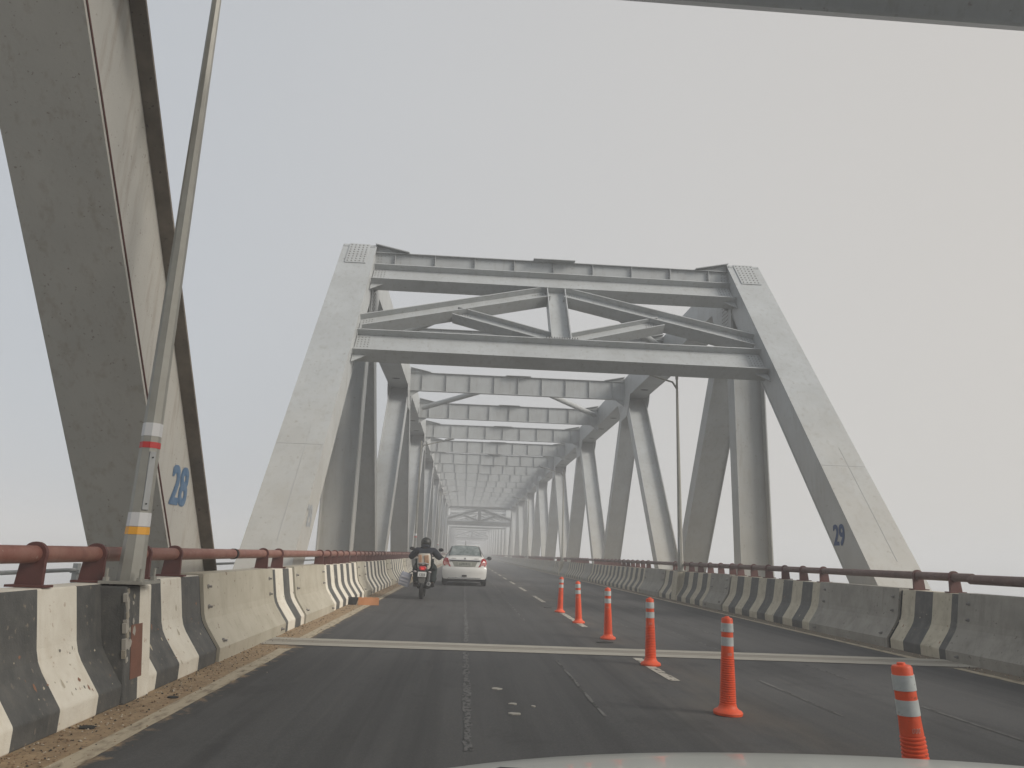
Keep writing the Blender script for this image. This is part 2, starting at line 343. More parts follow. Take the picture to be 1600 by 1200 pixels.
def barrier(side,i,y0,yc,y1,nseg):
    sd='left' if side<0 else 'right'
    t=empty('concrete_parapet',(0,y0,0))
    near=y0<30
    m=MB(); gap=.05
    ys=y0+gap
    # concrete under the cover
    if yc>y0+.5: extr(m,side,ys+.02,yc,2)
    # stripes
    y=yc; k=0 if side<0 else 0; n=max(3,round((y1-yc)/.44)); 
    if n%2==0: n+=1
    st=(y1-.012-yc)/n
    if side<0 and i==0: bd=[7.67-.5*k_ for k_ in range(19,-1,-1)]+[y1-.012]; bd=[yc]+[b for b in bd if b>yc+.1]; first=(len(bd)-1)%2
    elif side<0 and i==1: bd=[yc,yc+.33,yc+.80,yc+1.2,y1-.012]; first=1
    elif side>0 and i==1: bd=[yc,yc+.28,yc+.70,yc+1.12,y1-.012]; first=1
    else: bd=[yc+q*st for q in range(n+1)]; first=0
    for q in range(len(bd)-1):
        mi=(q+first)%2
        extr(m,side,bd[q],bd[q+1],mi,caps=(q in(0,len(bd)-2)))
    # worn top ridge
    P=prof_pts(side); 
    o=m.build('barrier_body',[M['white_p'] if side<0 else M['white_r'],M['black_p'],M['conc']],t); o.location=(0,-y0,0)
    if near:
        md=o.modifiers.new('bevel','BEVEL'); md.width=.012; md.segments=2; md.limit_method='ANGLE'; md.angle_limit=math.radians(28)
    if yc>y0+.5:
        m=MB(); extr(m,side,ys,yc+.12,0,.016,n=1)
        m.mat=1
        base=BL if side<0 else BR; s=1 if side<0 else -1
        # dark shadow seam board at the near end: recessed dark filler of the joint
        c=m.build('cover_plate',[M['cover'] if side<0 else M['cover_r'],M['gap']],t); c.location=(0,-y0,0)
        j=MB(); extr(j,side,y0+.0,ys+.015,0,-.02); jo=j.build('joint_filler',M['gap'],t); jo.location=(0,-y0,0)
        if y0<60:
            def bolt(y,z):
                # find x on profile at z
                for (xa,za),(xb,zb) in zip(PROF[:-1],PROF[1:]):
                    if za<=z<=zb and zb>za: x=xa+(xb-xa)*(z-za)/(zb-za); break
                X=base+s*(x+.016); b=MB()
                b.tube([(X-s*.01,y,z),(X+s*.012,y,z)],.024,6); b.tube([(X+s*.012,y,z),(X+s*.045,y,z)],.012,6)
                return b
            pos=[(ys+.14,.76),(ys+.14,.55),(ys+.2,.2),(yc-.1,.76),(yc-.1,.55),(yc-.12,.08)]
            for p in pos: bolt(*p).build('bolt',M['bolt'],c)
    if i==0: lab='black and white striped concrete parapet nearest the camera at the %s road edge'%sd
    else: lab='striped concrete parapet with bolted beige end cover, %s of its row on the %s'%(ordw[i],sd)
    tag(t,lab,'barrier','concrete parapets along the %s road edge'%sd)
    return t
for i,(a,b,c) in enumerate(left_seq): barrier(-1,i,a,b,c,0)
for i,(a,b,c) in enumerate(right_seq): barrier(1,i,a,b,c,0)

def scuffs(side,y0,y1,n,mts,name,label):
    base=BL if side<0 else BR; s=1 if side<0 else -1
    m=MB()
    for _ in range(n):
        z=random.choice((random.uniform(.18,.5),random.uniform(.05,.85))); y=random.uniform(y0,y1); r=random.uniform(.004,.013)*(1 if random.random()<.85 else 1.7)
        for (xa,za),(xb,zb) in zip(PROF[:-1],PROF[1:]):
            if zb>za and za<=z<=zb: break
        u=Vector((s*(xb-xa),0,zb-za)).normalized(); v=Vector((0,1,0)); nn=u.cross(v)
        if nn.x*s<0: nn=-nn
        c=Vector((base+s*(xa+(xb-xa)*(z-za)/(zb-za)),y,z))+nn*.0015
        k=random.randint(5,8); st=random.choice((1,1,2.2)); 
        m.add([c+u*(r*st*math.sin(2*PI*q/k)*random.uniform(.5,1.3))+v*(r*math.cos(2*PI*q/k)*random.uniform(.5,1.3)) for q in range(k)],[tuple(range(k))],random.randrange(len(mts)))
    o=m.build(name,mts); o['kind']='stuff'; return o
_sc=[mat('scuff_brown',(.26,.14,.09),.9),mat('scuff_grey',(.17,.155,.135),.9),mat('scuff_pale',(.45,.40,.31),.9)]
scuffs(-1,4.6,8.1,75,_sc,'paint_scuffs',''); scuffs(-1,11.1,19.5,60,_sc,'paint_scuffs',''); scuffs(1,7.5,24,150,_sc,'paint_scuffs','')
# lamp plinths on the parapets
def plinth(side,y,lab,w_=.5):
    base=BL if side<0 else BR; s=1 if side<0 else -1
    m=MB()
    P=[(base+s*.03,0),(base-s*.07,.865),(base-s*.4,.865),(base-s*.4,0)]
    m.prism([(x,y-w_/2,z) for x,z in P],(0,w_*.5,0),1 if side<0 else 0)
    m.prism([(x,y,z) for x,z in P],(0,w_*.5,0),0)
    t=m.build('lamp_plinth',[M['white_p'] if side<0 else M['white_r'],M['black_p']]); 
    md=t.modifiers.new('bevel','BEVEL'); md.width=.015; md.segments=2
    tag(t,lab,'plinth','lamp plinths on the parapets')
    if side<0 and y<10:
        q=MB(); 
        ax=Vector((base+s*.03,0,0)); bx=Vector((base-s*.07,0,.865)); 
        def at(z,yy,off=.004): f=z/.865; return (ax.x+(bx.x-ax.x)*f+off,yy,z)
        q.add([at(.17,y-.14),at(.17,y+.06),at(.57,y+.06),at(.57,y-.14)]+[at(.17,y-.14,-.02),at(.17,y+.06,-.02),at(.57,y+.06,-.02),at(.57,y-.14,-.02)],[(0,1,2,3),(4,7,6,5),(0,4,5,1),(1,5,6,2),(2,6,7,3),(3,7,4,0)])
        o=q.build('marker_plate',M['brown'],t)
        # broken render: ragged light and dark chips
        q=MB(); zz=.3
        while zz<.83:
            h=random.uniform(.04,.11); wd=random.uniform(.02,.06); yy=y-.235+random.uniform(-.005,.02)
            pts=[at(zz,yy,.006),at(zz+h*.3,yy+wd,.006),at(zz+h,yy+wd*.7,.006),at(zz+h*.8,yy-.005,.006)]
            q.add(pts+[(a-.03,b,c) for a,b,c in pts],[(0,1,2,3),(0,4,5,1),(1,5,6,2),(2,6,7,3),(3,7,4,0)],random.choice((0,0,1)))
            zz+=h*.75
        for _ in range(9):
            yy=y-.17+random.uniform(-.04,.08); z0=random.uniform(.4,.8); r=random.uniform(.012,.035)
            pts=[at(z0+r*math.sin(a)*random.uniform(.6,1.4),yy+r*math.cos(a)*random.uniform(.5,1.2),.005) for a in (0,1.3,2.4,3.6,5.)]
            q.add(pts,[tuple(range(5))],random.choice((0,1)))
        q.build('broken_render',[M['litter'],M['conc']],t)
    return t
plinth(-1,6.26,'broken striped concrete plinth under the near left lamp post',.46)
plinth(1,23.12,'white concrete plinth under the nearest right lamp post')
plinth(-1,40.3,'concrete plinth under the second lamp post on the left')
plinth(1,51.4,'concrete plinth under the second lamp post on the right')

# ------------------------------------------------------------------ red pipe handrails
def post_mesh():
    m=MB(); n=14; r=.085; t=.016
    zc=1.10
    poly=[(-.10,.885),(.085,.885)]
    arc=[(r*math.cos(a),zc+r*math.sin(a)) for a in [(-20+220*i/n)*PI/180 for i in range(n+1)]]
    poly=poly+arc
    m.prism([(x,-t,z) for x,z in poly],(0,2*t,0))
    m.prism([(-.14,-.05,.883),(.13,-.05,.883),(.13,.05,.883),(-.14,.05,.883)],(0,0,.016))
    return m
rail_proto=None
def post_ys(seq,a0,a1):
    ys=[]
    for (y0,yc,y1) in seq:
        if yc-y0<1.8 and y0>12: lo=y0+.25
        else: lo=yc+.25
        y=lo
        while y<y1-.1:
            if a0<y<a1: ys.append(y)
            y+=.87
    return ys
post_me=None
def rail(side,y0,y1,ys,lab,dz=0,r=.06,sleeve=True):
    global post_me
    X=-2.93 if side<0 else 7.0; s=1 if side<0 else -1
    t=empty('pipe_handrail',(X,y0,0)); L=y1-y0
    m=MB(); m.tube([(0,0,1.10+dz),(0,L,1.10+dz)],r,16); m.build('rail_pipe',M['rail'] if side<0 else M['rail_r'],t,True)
    if sleeve:
        m=MB(); m.lathe([(r*.9,-.0),(r*1.12,.0),(r*1.12,.06),(r*.9,.06)],18,(0,L-.1,1.10+dz),axis='y'); m.build('pipe_collar',M['gap'],t)
    y=2.4 if side<0 else 3.1
    while y<L-1 and y<60:
        m=MB(); m.lathe([(r*.97,-.006),(r*1.05,-.003),(r*1.05,.003),(r*.97,.006)],16,(0,y,1.10+dz),axis='y'); m.build('weld_ring',M['rail_r'],t,True); y+=random.choice((2.9,5.8,5.8))
    for y in ys:
        if post_me is None:
            o=post_mesh().build('rail_post',M['railpost'],t,bevel=.004); post_me=o.data
        else:
            o=bpy.data.objects.new('rail_post',post_me); COL.objects.link(o); o.parent=t
        o.location=(0,y-y0,0); o.scale=(s,1,1)
        o.rotation_euler=(0,0,random.uniform(-.05,.05))
    tag(t,lab,'handrail','red pipe handrails on the parapets'); return t
NL=[y for y in (3.4,4.35,5.28,6.12,6.98,7.72)]
rail(-1,-2,9.72,NL,'thick red pipe handrail nearest the camera, above the left parapet')
YS1=[11.05,11.95]+[y for y in post_ys(left_seq,15,127)][:95]
rail(-1,9.74,128,YS1,'red pipe handrail running beside the left trusses past the motorcycle')
rail(-1,128.02,262,post_ys(left_seq,128.3,262)[:60],'hazy far red handrail on the left beyond the first truss span',sleeve=False)
rail(1,-2,9.9,[],'thicker lower end of red pipe handrail at the right frame edge',-.02,.066,False)
YS2=[10.25,11.1]+[y for y in post_ys(right_seq,13.9,128)][:95]
rail(1,9.86,128,YS2,'red-brown pipe handrail along the right parapet behind the delineators')
rail(1,128.02,262,post_ys(right_seq,128.3,262)[:60],'hazy far red handrail on the right beyond the first truss span',sleeve=False)

# service walkway rail outside the left truss
t=empty('walkway_railing',(-4.9,0,0))
m=MB(); m.box((-.5,0,-.35),(.35,130,-.28)); m.build('walkway_slab',M['conc'],t)
for z in (.84,.45):
    m=MB(); m.tube([(0,0,z),(0,130,z)],.025,8); m.build('handrail_pipe',M['galv2'],t,True)
pm=None
for k in range(44):
    y=2.0+k*1.95 if k%2==0 else 2.0+(k-1)*1.95+.45
    if pm is None:
        m=MB(); m.box((-.03,-.04,-.3),(.03,.04,.92)); m.box((-.055,-.045,.80),(.055,.045,.84)); o=m.build('angle_post',M['galv2'],t); pm=o.data
    else: o=bpy.data.objects.new('angle_post',pm); COL.objects.link(o); o.parent=t
    o.location=(0,y,0)
tag(t,'thin galvanised walkway railing outside the left truss posts','railing')

# ------------------------------------------------------------------ lamp posts
def lamp(side,y,lab,near=False):
    X=-2.67 if side<0 else 6.84; s=1 if side<0 else -1
    t=empty('lamp_post',(X,y,.88))
    H=6.25
    m=MB(); m.tube([(0,0,.02),(0,0,.5),(0,0,1.4),(0,0,H)],[.102,.084,.074,.036],8); m.build('pole',M['galv'],t)
    m=MB(); m.box((-.17,-.17,0),(.17,.17,.022)); m.build('base_plate',M['galv'],t)
    for a in (-1,1):
        for b_ in (-1,1):
            m=MB(); m.tube([(a*.13,b_*.13,.02),(a*.13,b_*.13,.05)],.026,6); m.tube([(a*.13,b_*.13,.05),(a*.13,b_*.13,.12)],.012,6); m.build('anchor_bolt',M['galv'],t)
    def rad(z):
        if z<.5: return .102-.018*(z-.02)/.48
        if z<1.4: return .084-.010*(z-.5)/.9
        return .074-.038*(z-1.4)/(H-1.4)
    def band_(z0,z1,mt,nm='tape_band'):
        m=MB(); m.tube([(0,0,z0),(0,0,z1)],[rad(z0)+.003,rad(z1)+.003],8); return m.build(nm,mt,t)
    if side<0:
        band_(1.19,1.30,M['wtape']); band_(1.09,1.14,M['red'])
    if near:
        band_(.45,.56,M['wtape']); band_(.385,.445,M['yellow'])
    z0,z1=.58,1.06; m=MB(); r0=rad(.8)*math.cos(PI/8)+.001
    a=-60*PI/180 if side<0 else -120*PI/180
    a=-PI/4 if side<0 else -3*PI/4
    ax=Vector((math.cos(a),math.sin(a),0)); tx=Vector((-math.sin(a),math.cos(a),0))
    m.obox(Vector((0,0,(z0+z1)/2))+ax*(r0+.004),(ax,tx,(-.01*ax.x,-.01*ax.y,1)),(.008,.026,(z1-z0)/2)); m.build('inspection_door',M['galv2'],t,bevel=.004)
    for z in (.63,1.01):
        m=MB(); c=Vector((0,0,z))+ax*(r0+.012); m.tube([c,c+ax*.008],.007,8); m.build('door_screw',M['black'],t)
    m=MB(); m.tube([(0,0,H-.35),(s*.15,0,H-.12),(s*1.25,0,H+.18)],[.035,.032,.026],8); m.build('lamp_arm',M['galv'],t,True)
    m=MB(); m.tube([(0,0,H-.02),(0,0,H+.12)],.05,8); m.build('pole_cap',M['galv'],t)
    m=MB()
    c=Vector((s*1.5,0,H+.245)); ux=Vector((s,0,.26)).normalized(); uz=Vector((0,1,0)).cross(ux)*-1
    for q,(l,wd,h) in enumerate(((.34,.13,.03),(.2,.11,.05))): m.obox(c+ (Vector((0,0,.03*q))),(ux,(0,1,0),ux.cross(Vector((0,1,0)))),(l,wd,h))
    m.build('lamp_head',M['galv2'],t,bevel=.02)
    tag(t,lab,'lamp post','lamp posts on the parapets'); return t
lamp(-1,6.2,'tall near octagonal lamp post with white, red and orange tape bands',near=True)
lamp(1,23.12,'slim lamp post on the right rising beside the first truss hanger')
lamp(-1,40.3,'lamp post on the left behind the motorcycle rider, arm over the road')
lamp(1,51.4,'second lamp post on the right, between far truss diagonals')
lamp(-1,74.5,'third lamp post on the left, its arm small in the haze')
lamp(1,80.,'third lamp post on the right, faint in the haze')

# ------------------------------------------------------------------ truss span
ZC=9.80; CH=.55                     # chord centre height / half height
XL=-(TW/2-BW/2); XR=-XL             # truss centre planes (local x, origin at bridge centre)
ZB=-1.4
def dirn(p0,p1): d=Vector(p1)-Vector(p0); return d.normalized()
def member_H(mb,x,p0,p1,depth=.52,b=.96,t=.035):
    p0=Vector((x,*p0)); p1=Vector((x,*p1)); d=(p1-p0); l=d.length/2; d.normalize(); n=Vector((1,0,0)).cross(d); c=(p0+p1)/2
    for s in (-1,1): mb.obox(c+Vector((s*(b/2-t/2),0,0)),((1,0,0),d,n),(t/2,l,depth/2))
    mb.obox(c,((1,0,0),d,n),(b/2-t,l,t/2))
def member_box(mb,x,p0,p1,depth=.55,b=.96,t=.035,lip=.02):
    p0=Vector((x,*p0)); p1=Vector((x,*p1)); d=(p1-p0); l=d.length/2; d.normalize(); n=Vector((1,0,0)).cross(d); c=(p0+p1)/2
    for s in (-1,1):
        mb.obox(c+Vector((s*(b/2-t/2),0,0)),((1,0,0),d,n),(t/2,l,depth/2))
        mb.obox(c+n*s*(depth/2-lip-t/2),((1,0,0),d,n),(b/2-t,l-.002,t/2))
def bolts(mb,c,u,v,nu,nv,su,sv,nrm,r=.016,h=.014,mi=0):
    c=Vector(c);u=Vector(u).normalized();v=Vector(v).normalized();nrm=Vector(nrm).normalized()
    for i in range(nu):
        for j in range(nv):
            p=c+u*(i-(nu-1)/2)*su+v*(j-(nv-1)/2)*sv
            mb.tube([p,p+nrm*h],r,5,mi,cap=True)
_cache={}
def shared(key,fn,name,mats,parent,smooth=False,bevel=0):
    if key not in _cache:
        o=fn().build(name,mats,parent,smooth,bevel=bevel); _cache[key]=o.data
    else:
        o=bpy.data.objects.new(name,_cache[key]); COL.objects.link(o); o.parent=parent
    return o
def end_post(root,far,x,steel,overhang=False,number=None,nmat=None):
    # far False: leans forward (+y going up) from foot y=-(..)
    sg=-1 if not far else 1
    def Y(z): return sg*(6.68-(z-1)*SL)       # centre line relative to its top node
    y0,z0=Y(ZB-.6),ZB-.6; y1,z1=Y(10.41),10.41
    d=Vector((0,y1-y0,z1-z0)).normalized(); n=Vector((1,0,0)).cross(d)       # n faces ...
    if n.z<0: n=-n                                                           # top side normal (faces up)
    nh=.44; ob=BW/2
    m=MB(); tt=.03
    # outline cut horizontally at top: build plates as quads slabs using prism in yz
    def slab(xa,xb,na,nb):
        # plate between offsets na..nb along n, clipped at z top and bottom horizontally
        def pt(off,z):
            # point on line (centre + n*off) at height z
            zc=z-n.z*off; return (sg*(6.68-(zc-1)*SL)+n.y*off, z)
        a=pt(na,z0);b_=pt(nb,z0);c=pt(nb,z1);e=pt(na,z1)
        m.prism([(xa,*a),(xa,*b_),(xa,*c),(xa,*e)],(xb-xa,0,0))
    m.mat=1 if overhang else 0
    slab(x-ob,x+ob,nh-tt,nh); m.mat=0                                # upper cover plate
    wi=.15 if overhang else .035
    inner=1 if x<0 else -1
    lo=x-ob+(wi if inner<0 else .035); hi=x+ob-(wi if inner>0 else .035)
    slab(lo-.012,hi+.012,-nh,-nh+tt)                        # lower cover plate
    slab(lo,lo+tt,-nh+tt,nh-tt); slab(hi-tt,hi,-nh+tt,nh-tt)   # webs
    m.prism([(x-ob+.03,y1-.5*sg*0-.5,z1-.001),(x+ob-.03,y1-.5,z1-.001),(x+ob-.03,y1+.5,z1-.001),(x-ob+.03,y1+.5,z1-.001)],(0,0,-.03))
    o=m.build('end_post',[steel,M['shade_grime']],root); 
    # bolted splice plate at the top of the outer face
    m=MB(); zc=9.97; off=nh+.012
    yc=sg*(6.68-(zc-n.z*off-1)*SL)+n.y*off; c=Vector((x,yc,zc))
    m.obox(c,((1,0,0),d,n),(.31,.56,.014)); bolts(m,c+n*.014,(1,0,0),d,5,8,.118,.135,n,.024,.012,1)
    m.build('splice_plate',[M['steel'],M['rivet']],o)
    ms_=MB()
    for zz in ((3.4,6.9) if overhang else (3.4,)):
        yc2=sg*(6.68-(zz-n.z*nh-1)*SL)+n.y*nh; ms_.obox(Vector((x,yc2,zz))+n*.001,((1,0,0),d,n),(ob-.02,.008,.003))
    if not overhang:
        zz=2.6; yc2=sg*(6.68-(zz-n.z*nh-1)*SL)+n.y*nh; ms_.obox(Vector((x+.12,yc2,zz))+n*.001,((1,0,0),d,n),(.005,1.6,.003))
    ms_.build('weld_seam',M['seamline'],o)
    if overhang:
        # rusty weld line along the lower plate edge
        m=MB(); e=hi+.015 if inner>0 else lo-.015
        a=Y(.0);b_=Y(9.8)
        p0=Vector((e,Y(0.),0.))-n*(nh-.05); p1=Vector((e,Y(9.8),9.8))-n*(nh-.05)
        m.tube([p0,p1],.009,5); m.build('weld_bead',M['railpost'],o)
    if number:
        zc=1.82; yc=Y(zc)+(.0 if not overhang else .05*sg)+(.12 if (not overhang and inner<0) else 0)
        xi=(hi if inner>0 else lo)
        if inner>0: R=Matrix(((0,0,1,xi+.004),(1,0,0,yc),(0,1,0,zc),(0,0,0,1)))
        else: R=Matrix(((0,0,-1,xi-.004),(-1,0,0,yc),(0,1,0,zc),(0,0,0,1)))
        text_mesh('number_mark',number,.60,nmat,o,R,.0,.80,.0,.02)
    return o
def chord(root,x,y0,y1,z,hh,name):
    m=MB(); b=.96
    m.box((x-b/2,y0,z-hh),(x-b/2+.035,y1,z+hh)); m.box((x+b/2-.035,y0,z-hh),(x+b/2,y1,z+hh))
    m.box((x-b/2+.035,y0+.002,z+hh-.06),(x+b/2-.035,y1-.002,z+hh-.03)); m.box((x-b/2+.035,y0+.002,z-hh+.02),(x+b/2-.035,y1-.002,z-hh+.05))
    if z>0:
        y=y0+1.6
        while y<y1-1:      # oval hand holes in the underside
            n=12; m.add([(x+.2*math.cos(2*PI*k/n),y+.12*math.sin(2*PI*k/n),z-hh+.018) for k in range(n)],[tuple(range(n))],1); y+=PAN/2
    return m.build(name,[M['steel'],M['gap']],root)
def cross_beam_mesh():
    m=MB(); w2=-XL-.48; z0,z1=9.23,10.2; 
    m.box((-w2,-.012,z0+.02),(w2,.012,z1-.02))
    m.box((-w2,-.10,z0),(w2,.10,z0+.02)); m.box((-w2,-.10,z1-.02),(w2,.10,z1))
    L=2*w2
    for s in (-1,1):                                     # raised corner haunches
        X=s*w2
        m.prism([(X,-.011,z1),(X-s*1.05,-.011,z1),(X,-.011,z1+.22)],(0,.022,0))
        a=Vector((X,0,z1+.23));b_=Vector((X-s*1.05,0,z1+.01)); d=(a-b_); m.obox((a+b_)/2,(d,(0,1,0),d.cross(Vector((0,1,0)))),(d.length/2,.19,.012))
        m.prism([(X,-.011,z0),(X-s*.5,-.011,z0),(X,-.011,z0-.35)],(0,.022,0))
    for i in range(9):
        X=-w2+L*(i+.5)/9 - 0
        for sy in (-1,1):
            m.box((X-.008,min(sy*.012,sy*.095),z0+.025),(X+.008,max(sy*.012,sy*.095),z1-.025))
    m.box((-.65,-.25,z1),(.65,.3,z1+.02))
    return m
def cross_beam_bolts():
    m=MB(); w2=-XL-.48; z0,z1=9.23,10.2; L=2*w2
    for i in range(9):
        X=-w2+L*(i+.5)/9
        for k in range(9):
            for dx in (-.045,):
                z=z0+.1+k*.096; m.box((X+dx-.012,-.024,z-.013),(X+dx+.012,-.012,z+.013))
    for s in (-1,1):
        for k in range(9):
            for q in range(2):
                z=z0+.1+k*.096; X=s*(w2-.09-.09*q); m.box((X-.012,-.024,z-.013),(X+.012,-.012,z+.013))
    return m
def incl(sg,off,s_,x):   # helper point on portal plane: centre line of end post at height
    pass
def portal(root,ytop,far,kk):
    sg=-1 if not far else 1
    def Y(z): return sg*(6.68-(z-1)*SL)
    d=Vector((0,-sg*SL,1)).normalized(); n=Vector((0,sg*1.0,SL)).normalized()   # n faces outwards & up
    w2=-XL-BW/2+.01
    root_y=ytop
    def P(x,z,off=0.): return Vector((x,root_y+Y(z),z))+n*off
    def beam(a,b_,up,H,D,t=.03,name='portal_beam',prop=True):
        dd=(b_-a); l=dd.length/2; dd.normalize(); c=(a+b_)/2; up=(up-dd*up.dot(dd)).normalized(); nn=dd.cross(up)
        m=MB(); m.obox(c,(dd,up,nn),(l,H/2-t,t/2))
        for s in (-1,1): m.obox(c+up*s*(H/2-t/2),(dd,up,nn),(l,t/2,D/2))
        return m
    nn_f=n
    for zc,H in ((6.50,.90),(9.26,.84)):
        m=beam(P(-w2,zc),P(w2,zc),d,H,.42)
        for s in (-1,1):
            c=P(s*(w2-.20),zc)+n*.016; m.obox(c,((1,0,0),d,n),(.2,H/2-.04,.008)); bolts(m,c+n*.008,(1,0,0),d,4,7,.09,.10,n,.014,.012,1)
            # corner bracket under the beam
            c2=P(s*(w2-.16),zc)-d*(H/2); m.prism([c2+Vector((s*.16,0,0)),c2+Vector((-s*.2,0,0)),c2+Vector((s*.16,0,0))-d*.3],n*.02)
        if zc<8: 
            c=P(0,zc)+d*(H/2); m.obox(c+n*.15,((1,0,0),d,n),(.5,.022,.06)); bolts(m,c-d*.02+n*.23,(1,0,0),(0,0,1),13,1,.07,.1,n,.014,.04,1)
        m.build('portal_beam',[M['steel'],M['rivet']],root)
    m=beam(P(0,6.50)+d*.43,P(0,9.26)-d*.40,Vector((1,0,0)),.56,.40); m.build('portal_post',M['steel'],root)
    for s in (-1,1):
        a=P(s*w2,7.22); b_=P(s*.28,8.78)
        m=beam(a,b_,d,.52,.38)
        c=a+(b_-a).normalized()*.2+n*.02; m.obox(c,((b_-a),d,n),(.2,.2,.006)); bolts(m,c+n*.006,(b_-a),d,4,4,.08,.09,n,.013,.012,1)
        c=b_-(b_-a).normalized()*.25+n*.02; bolts(m,c+d*.12,(b_-a),d,6,1,.08,.09,n,.013,.012,1)
        m.build('portal_diagonal',[M['steel'],M['rivet']],root)
        mid=a+(b_-a)*.49-d*.22; e=P(s*.35,6.50)+d*.62
        m=beam(mid,e,d,.42,.32)
        c=mid+(e-mid).normalized()*.3+n*.02; bolts(m,c,(e-mid),d,5,3,.08,.08,n,.013,.012,1)
        m.build('portal_strut',[M['steel'],M['rivet']],root)
def gusset_fn(top,e=0,sides=(-1,1)):
    def fn():
        m=MB()
        if top: poly=[(-1.45,9.3),(1.45,9.3),(1.3,8.95),(.62,8.25),(-.62,8.25),(-1.3,8.95)]
        else: poly=[(-1.3,-.9),(1.3,-.9),(.62,.15),(-.62,.15)]
        if e: poly=[(-.35,9.3),(1.45,9.3),(1.3,8.95),(.62,7.9),(-.1,7.5),(-.30,8.6)]; poly=[(e*y,z) for y,z in poly]
        for s in sides:
            x=s*.49; m.prism([(x,y,z) for y,z in poly],(s*.014,0,0))
            if e: bolts(m,(x+s*.014,e*.2,8.75),(0,1,0),(0,0,1),5,9,.11,.12,(s,0,0),.018,.016,1)
            elif top: bolts(m,(x+s*.014,0,8.9),(0,1,0),(0,0,1),10,3,.22,.12,(s,0,0),.016,.014,1)
        return m
    return fn
def make_span(k0,k1,first,last,label,n_near=None,n_far=None,nm=None,steel28=False):
    r=empty('truss_span',(CX,0,0))
    ys=[PAN*k for k in range(NP+1)]
    for x in (XL,XR):
        if first:
            end_post_o=end_post(r,False,x,M['steel'],False,n_near,(M['bluedk'] if x>0 else M['bluelt']))
        if last:
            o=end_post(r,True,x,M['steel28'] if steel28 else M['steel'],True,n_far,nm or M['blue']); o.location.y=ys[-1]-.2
        ya=ys[k0]-(.2 if k0==0 else 0); yb=ys[k1]+(.2 if k1==NP else 0)
        chord(r,x,ya,yb,ZC,CH,'top_chord')
        chord(r,x,ys[k0]-(7 if first else 0),ys[k1]+(7 if last else 0),ZB,.5,'bottom_chord')
        for k in range(k0,k1+1):
            if k in (0,NP):
                key='hanger%d'%(x>0)
                def fh(x=x):
                    m=MB(); member_H(m,x,(0,ZB+.4),(0,9.2),.54); return m
                o=shared(key,fh,'hanger',M['steel'],r); o.location=(0,ys[k],0)
            if k%2==0:
                e_=1 if k==0 else (-1 if k==NP else 0)
                for sd_ in (-1,1):
                    o=shared('gt%d%d'%(e_,sd_),gusset_fn(True,e_,(sd_,)),'gusset_plate',[M['steel'],M['rivet']],r); o.location=(x,ys[k],0)
            if k<k1:
                up=(k%2==1)      # bottom at k -> top at k+1 (light) else top at k -> bottom at k+1 (dark, leans to camera)
                key='dg%d%d'%(up,x>0)
                def fd(up=up,x=x):
                    m=MB()
                    if up: member_H(m,x,(.25,ZB+.4),(PAN-.3,9.25),.55)
                    else: member_box(m,x,(.3,9.25),(PAN-.25,ZB+.4),.55)
                    return m
                o=shared(key,fd,'diagonal_brace',M['steel'],r); o.location=(0,ys[k],0)
    for k in range(k0,k1+1):
        o=shared('cb',cross_beam_mesh,'cross_beam',M['steel'],r); o.location=(0,ys[k],0)
        q=shared('cbb',cross_beam_bolts,'bolt_rows',M['bolt'],o)
        if k<k1 and k in (0,2):
            for s in (-1,1):
                def ft(s=s):
                    m=MB(); m.tube([(s*.35,.25,9.95),(-s*XL-s*.75,PAN-.35,9.80)],.15,12); return m
                o=shared('tb%d'%s,ft,'lateral_tube',M['steel'],r,True); o.location=(0,ys[k],0)
    if first: portal(r,0,False,0)
    if last: portal(r,ys[-1]+(.10 if steel28 else 0),True,0)
    return r
span=make_span(0,NP,True,True,'',n_near='29',nm=M['bluelt'])
span.location=(CX,YN0,0)
tag(span,'grey steel truss span numbered 29 that the car and motorcycle drive through','truss span','steel truss spans of the bridge')
prev=make_span(11,NP,False,True,'',n_far='28',nm=M['blue'],steel28=True)
prev.location=(CX,YN0-PERIOD,0)
tag(prev,'near truss span with slanting post marked 28, cut off by the left frame edge','truss span','steel truss spans of the bridge')
for i,l in enumerate(('second steel truss span, its portal pale in haze beyond the white car','faintest farthest truss span seen through the two nearer portals')):
    s2=copy_tree(span); s2.location=(CX,YN0+PERIOD*(i+1),0); tag(s2,l,'truss span','steel truss spans of the bridge')
    for ch in list(s2.children):
        for g in list(ch.children):
            if g.name.startswith('number_mark'): bpy.data.objects.remove(g)

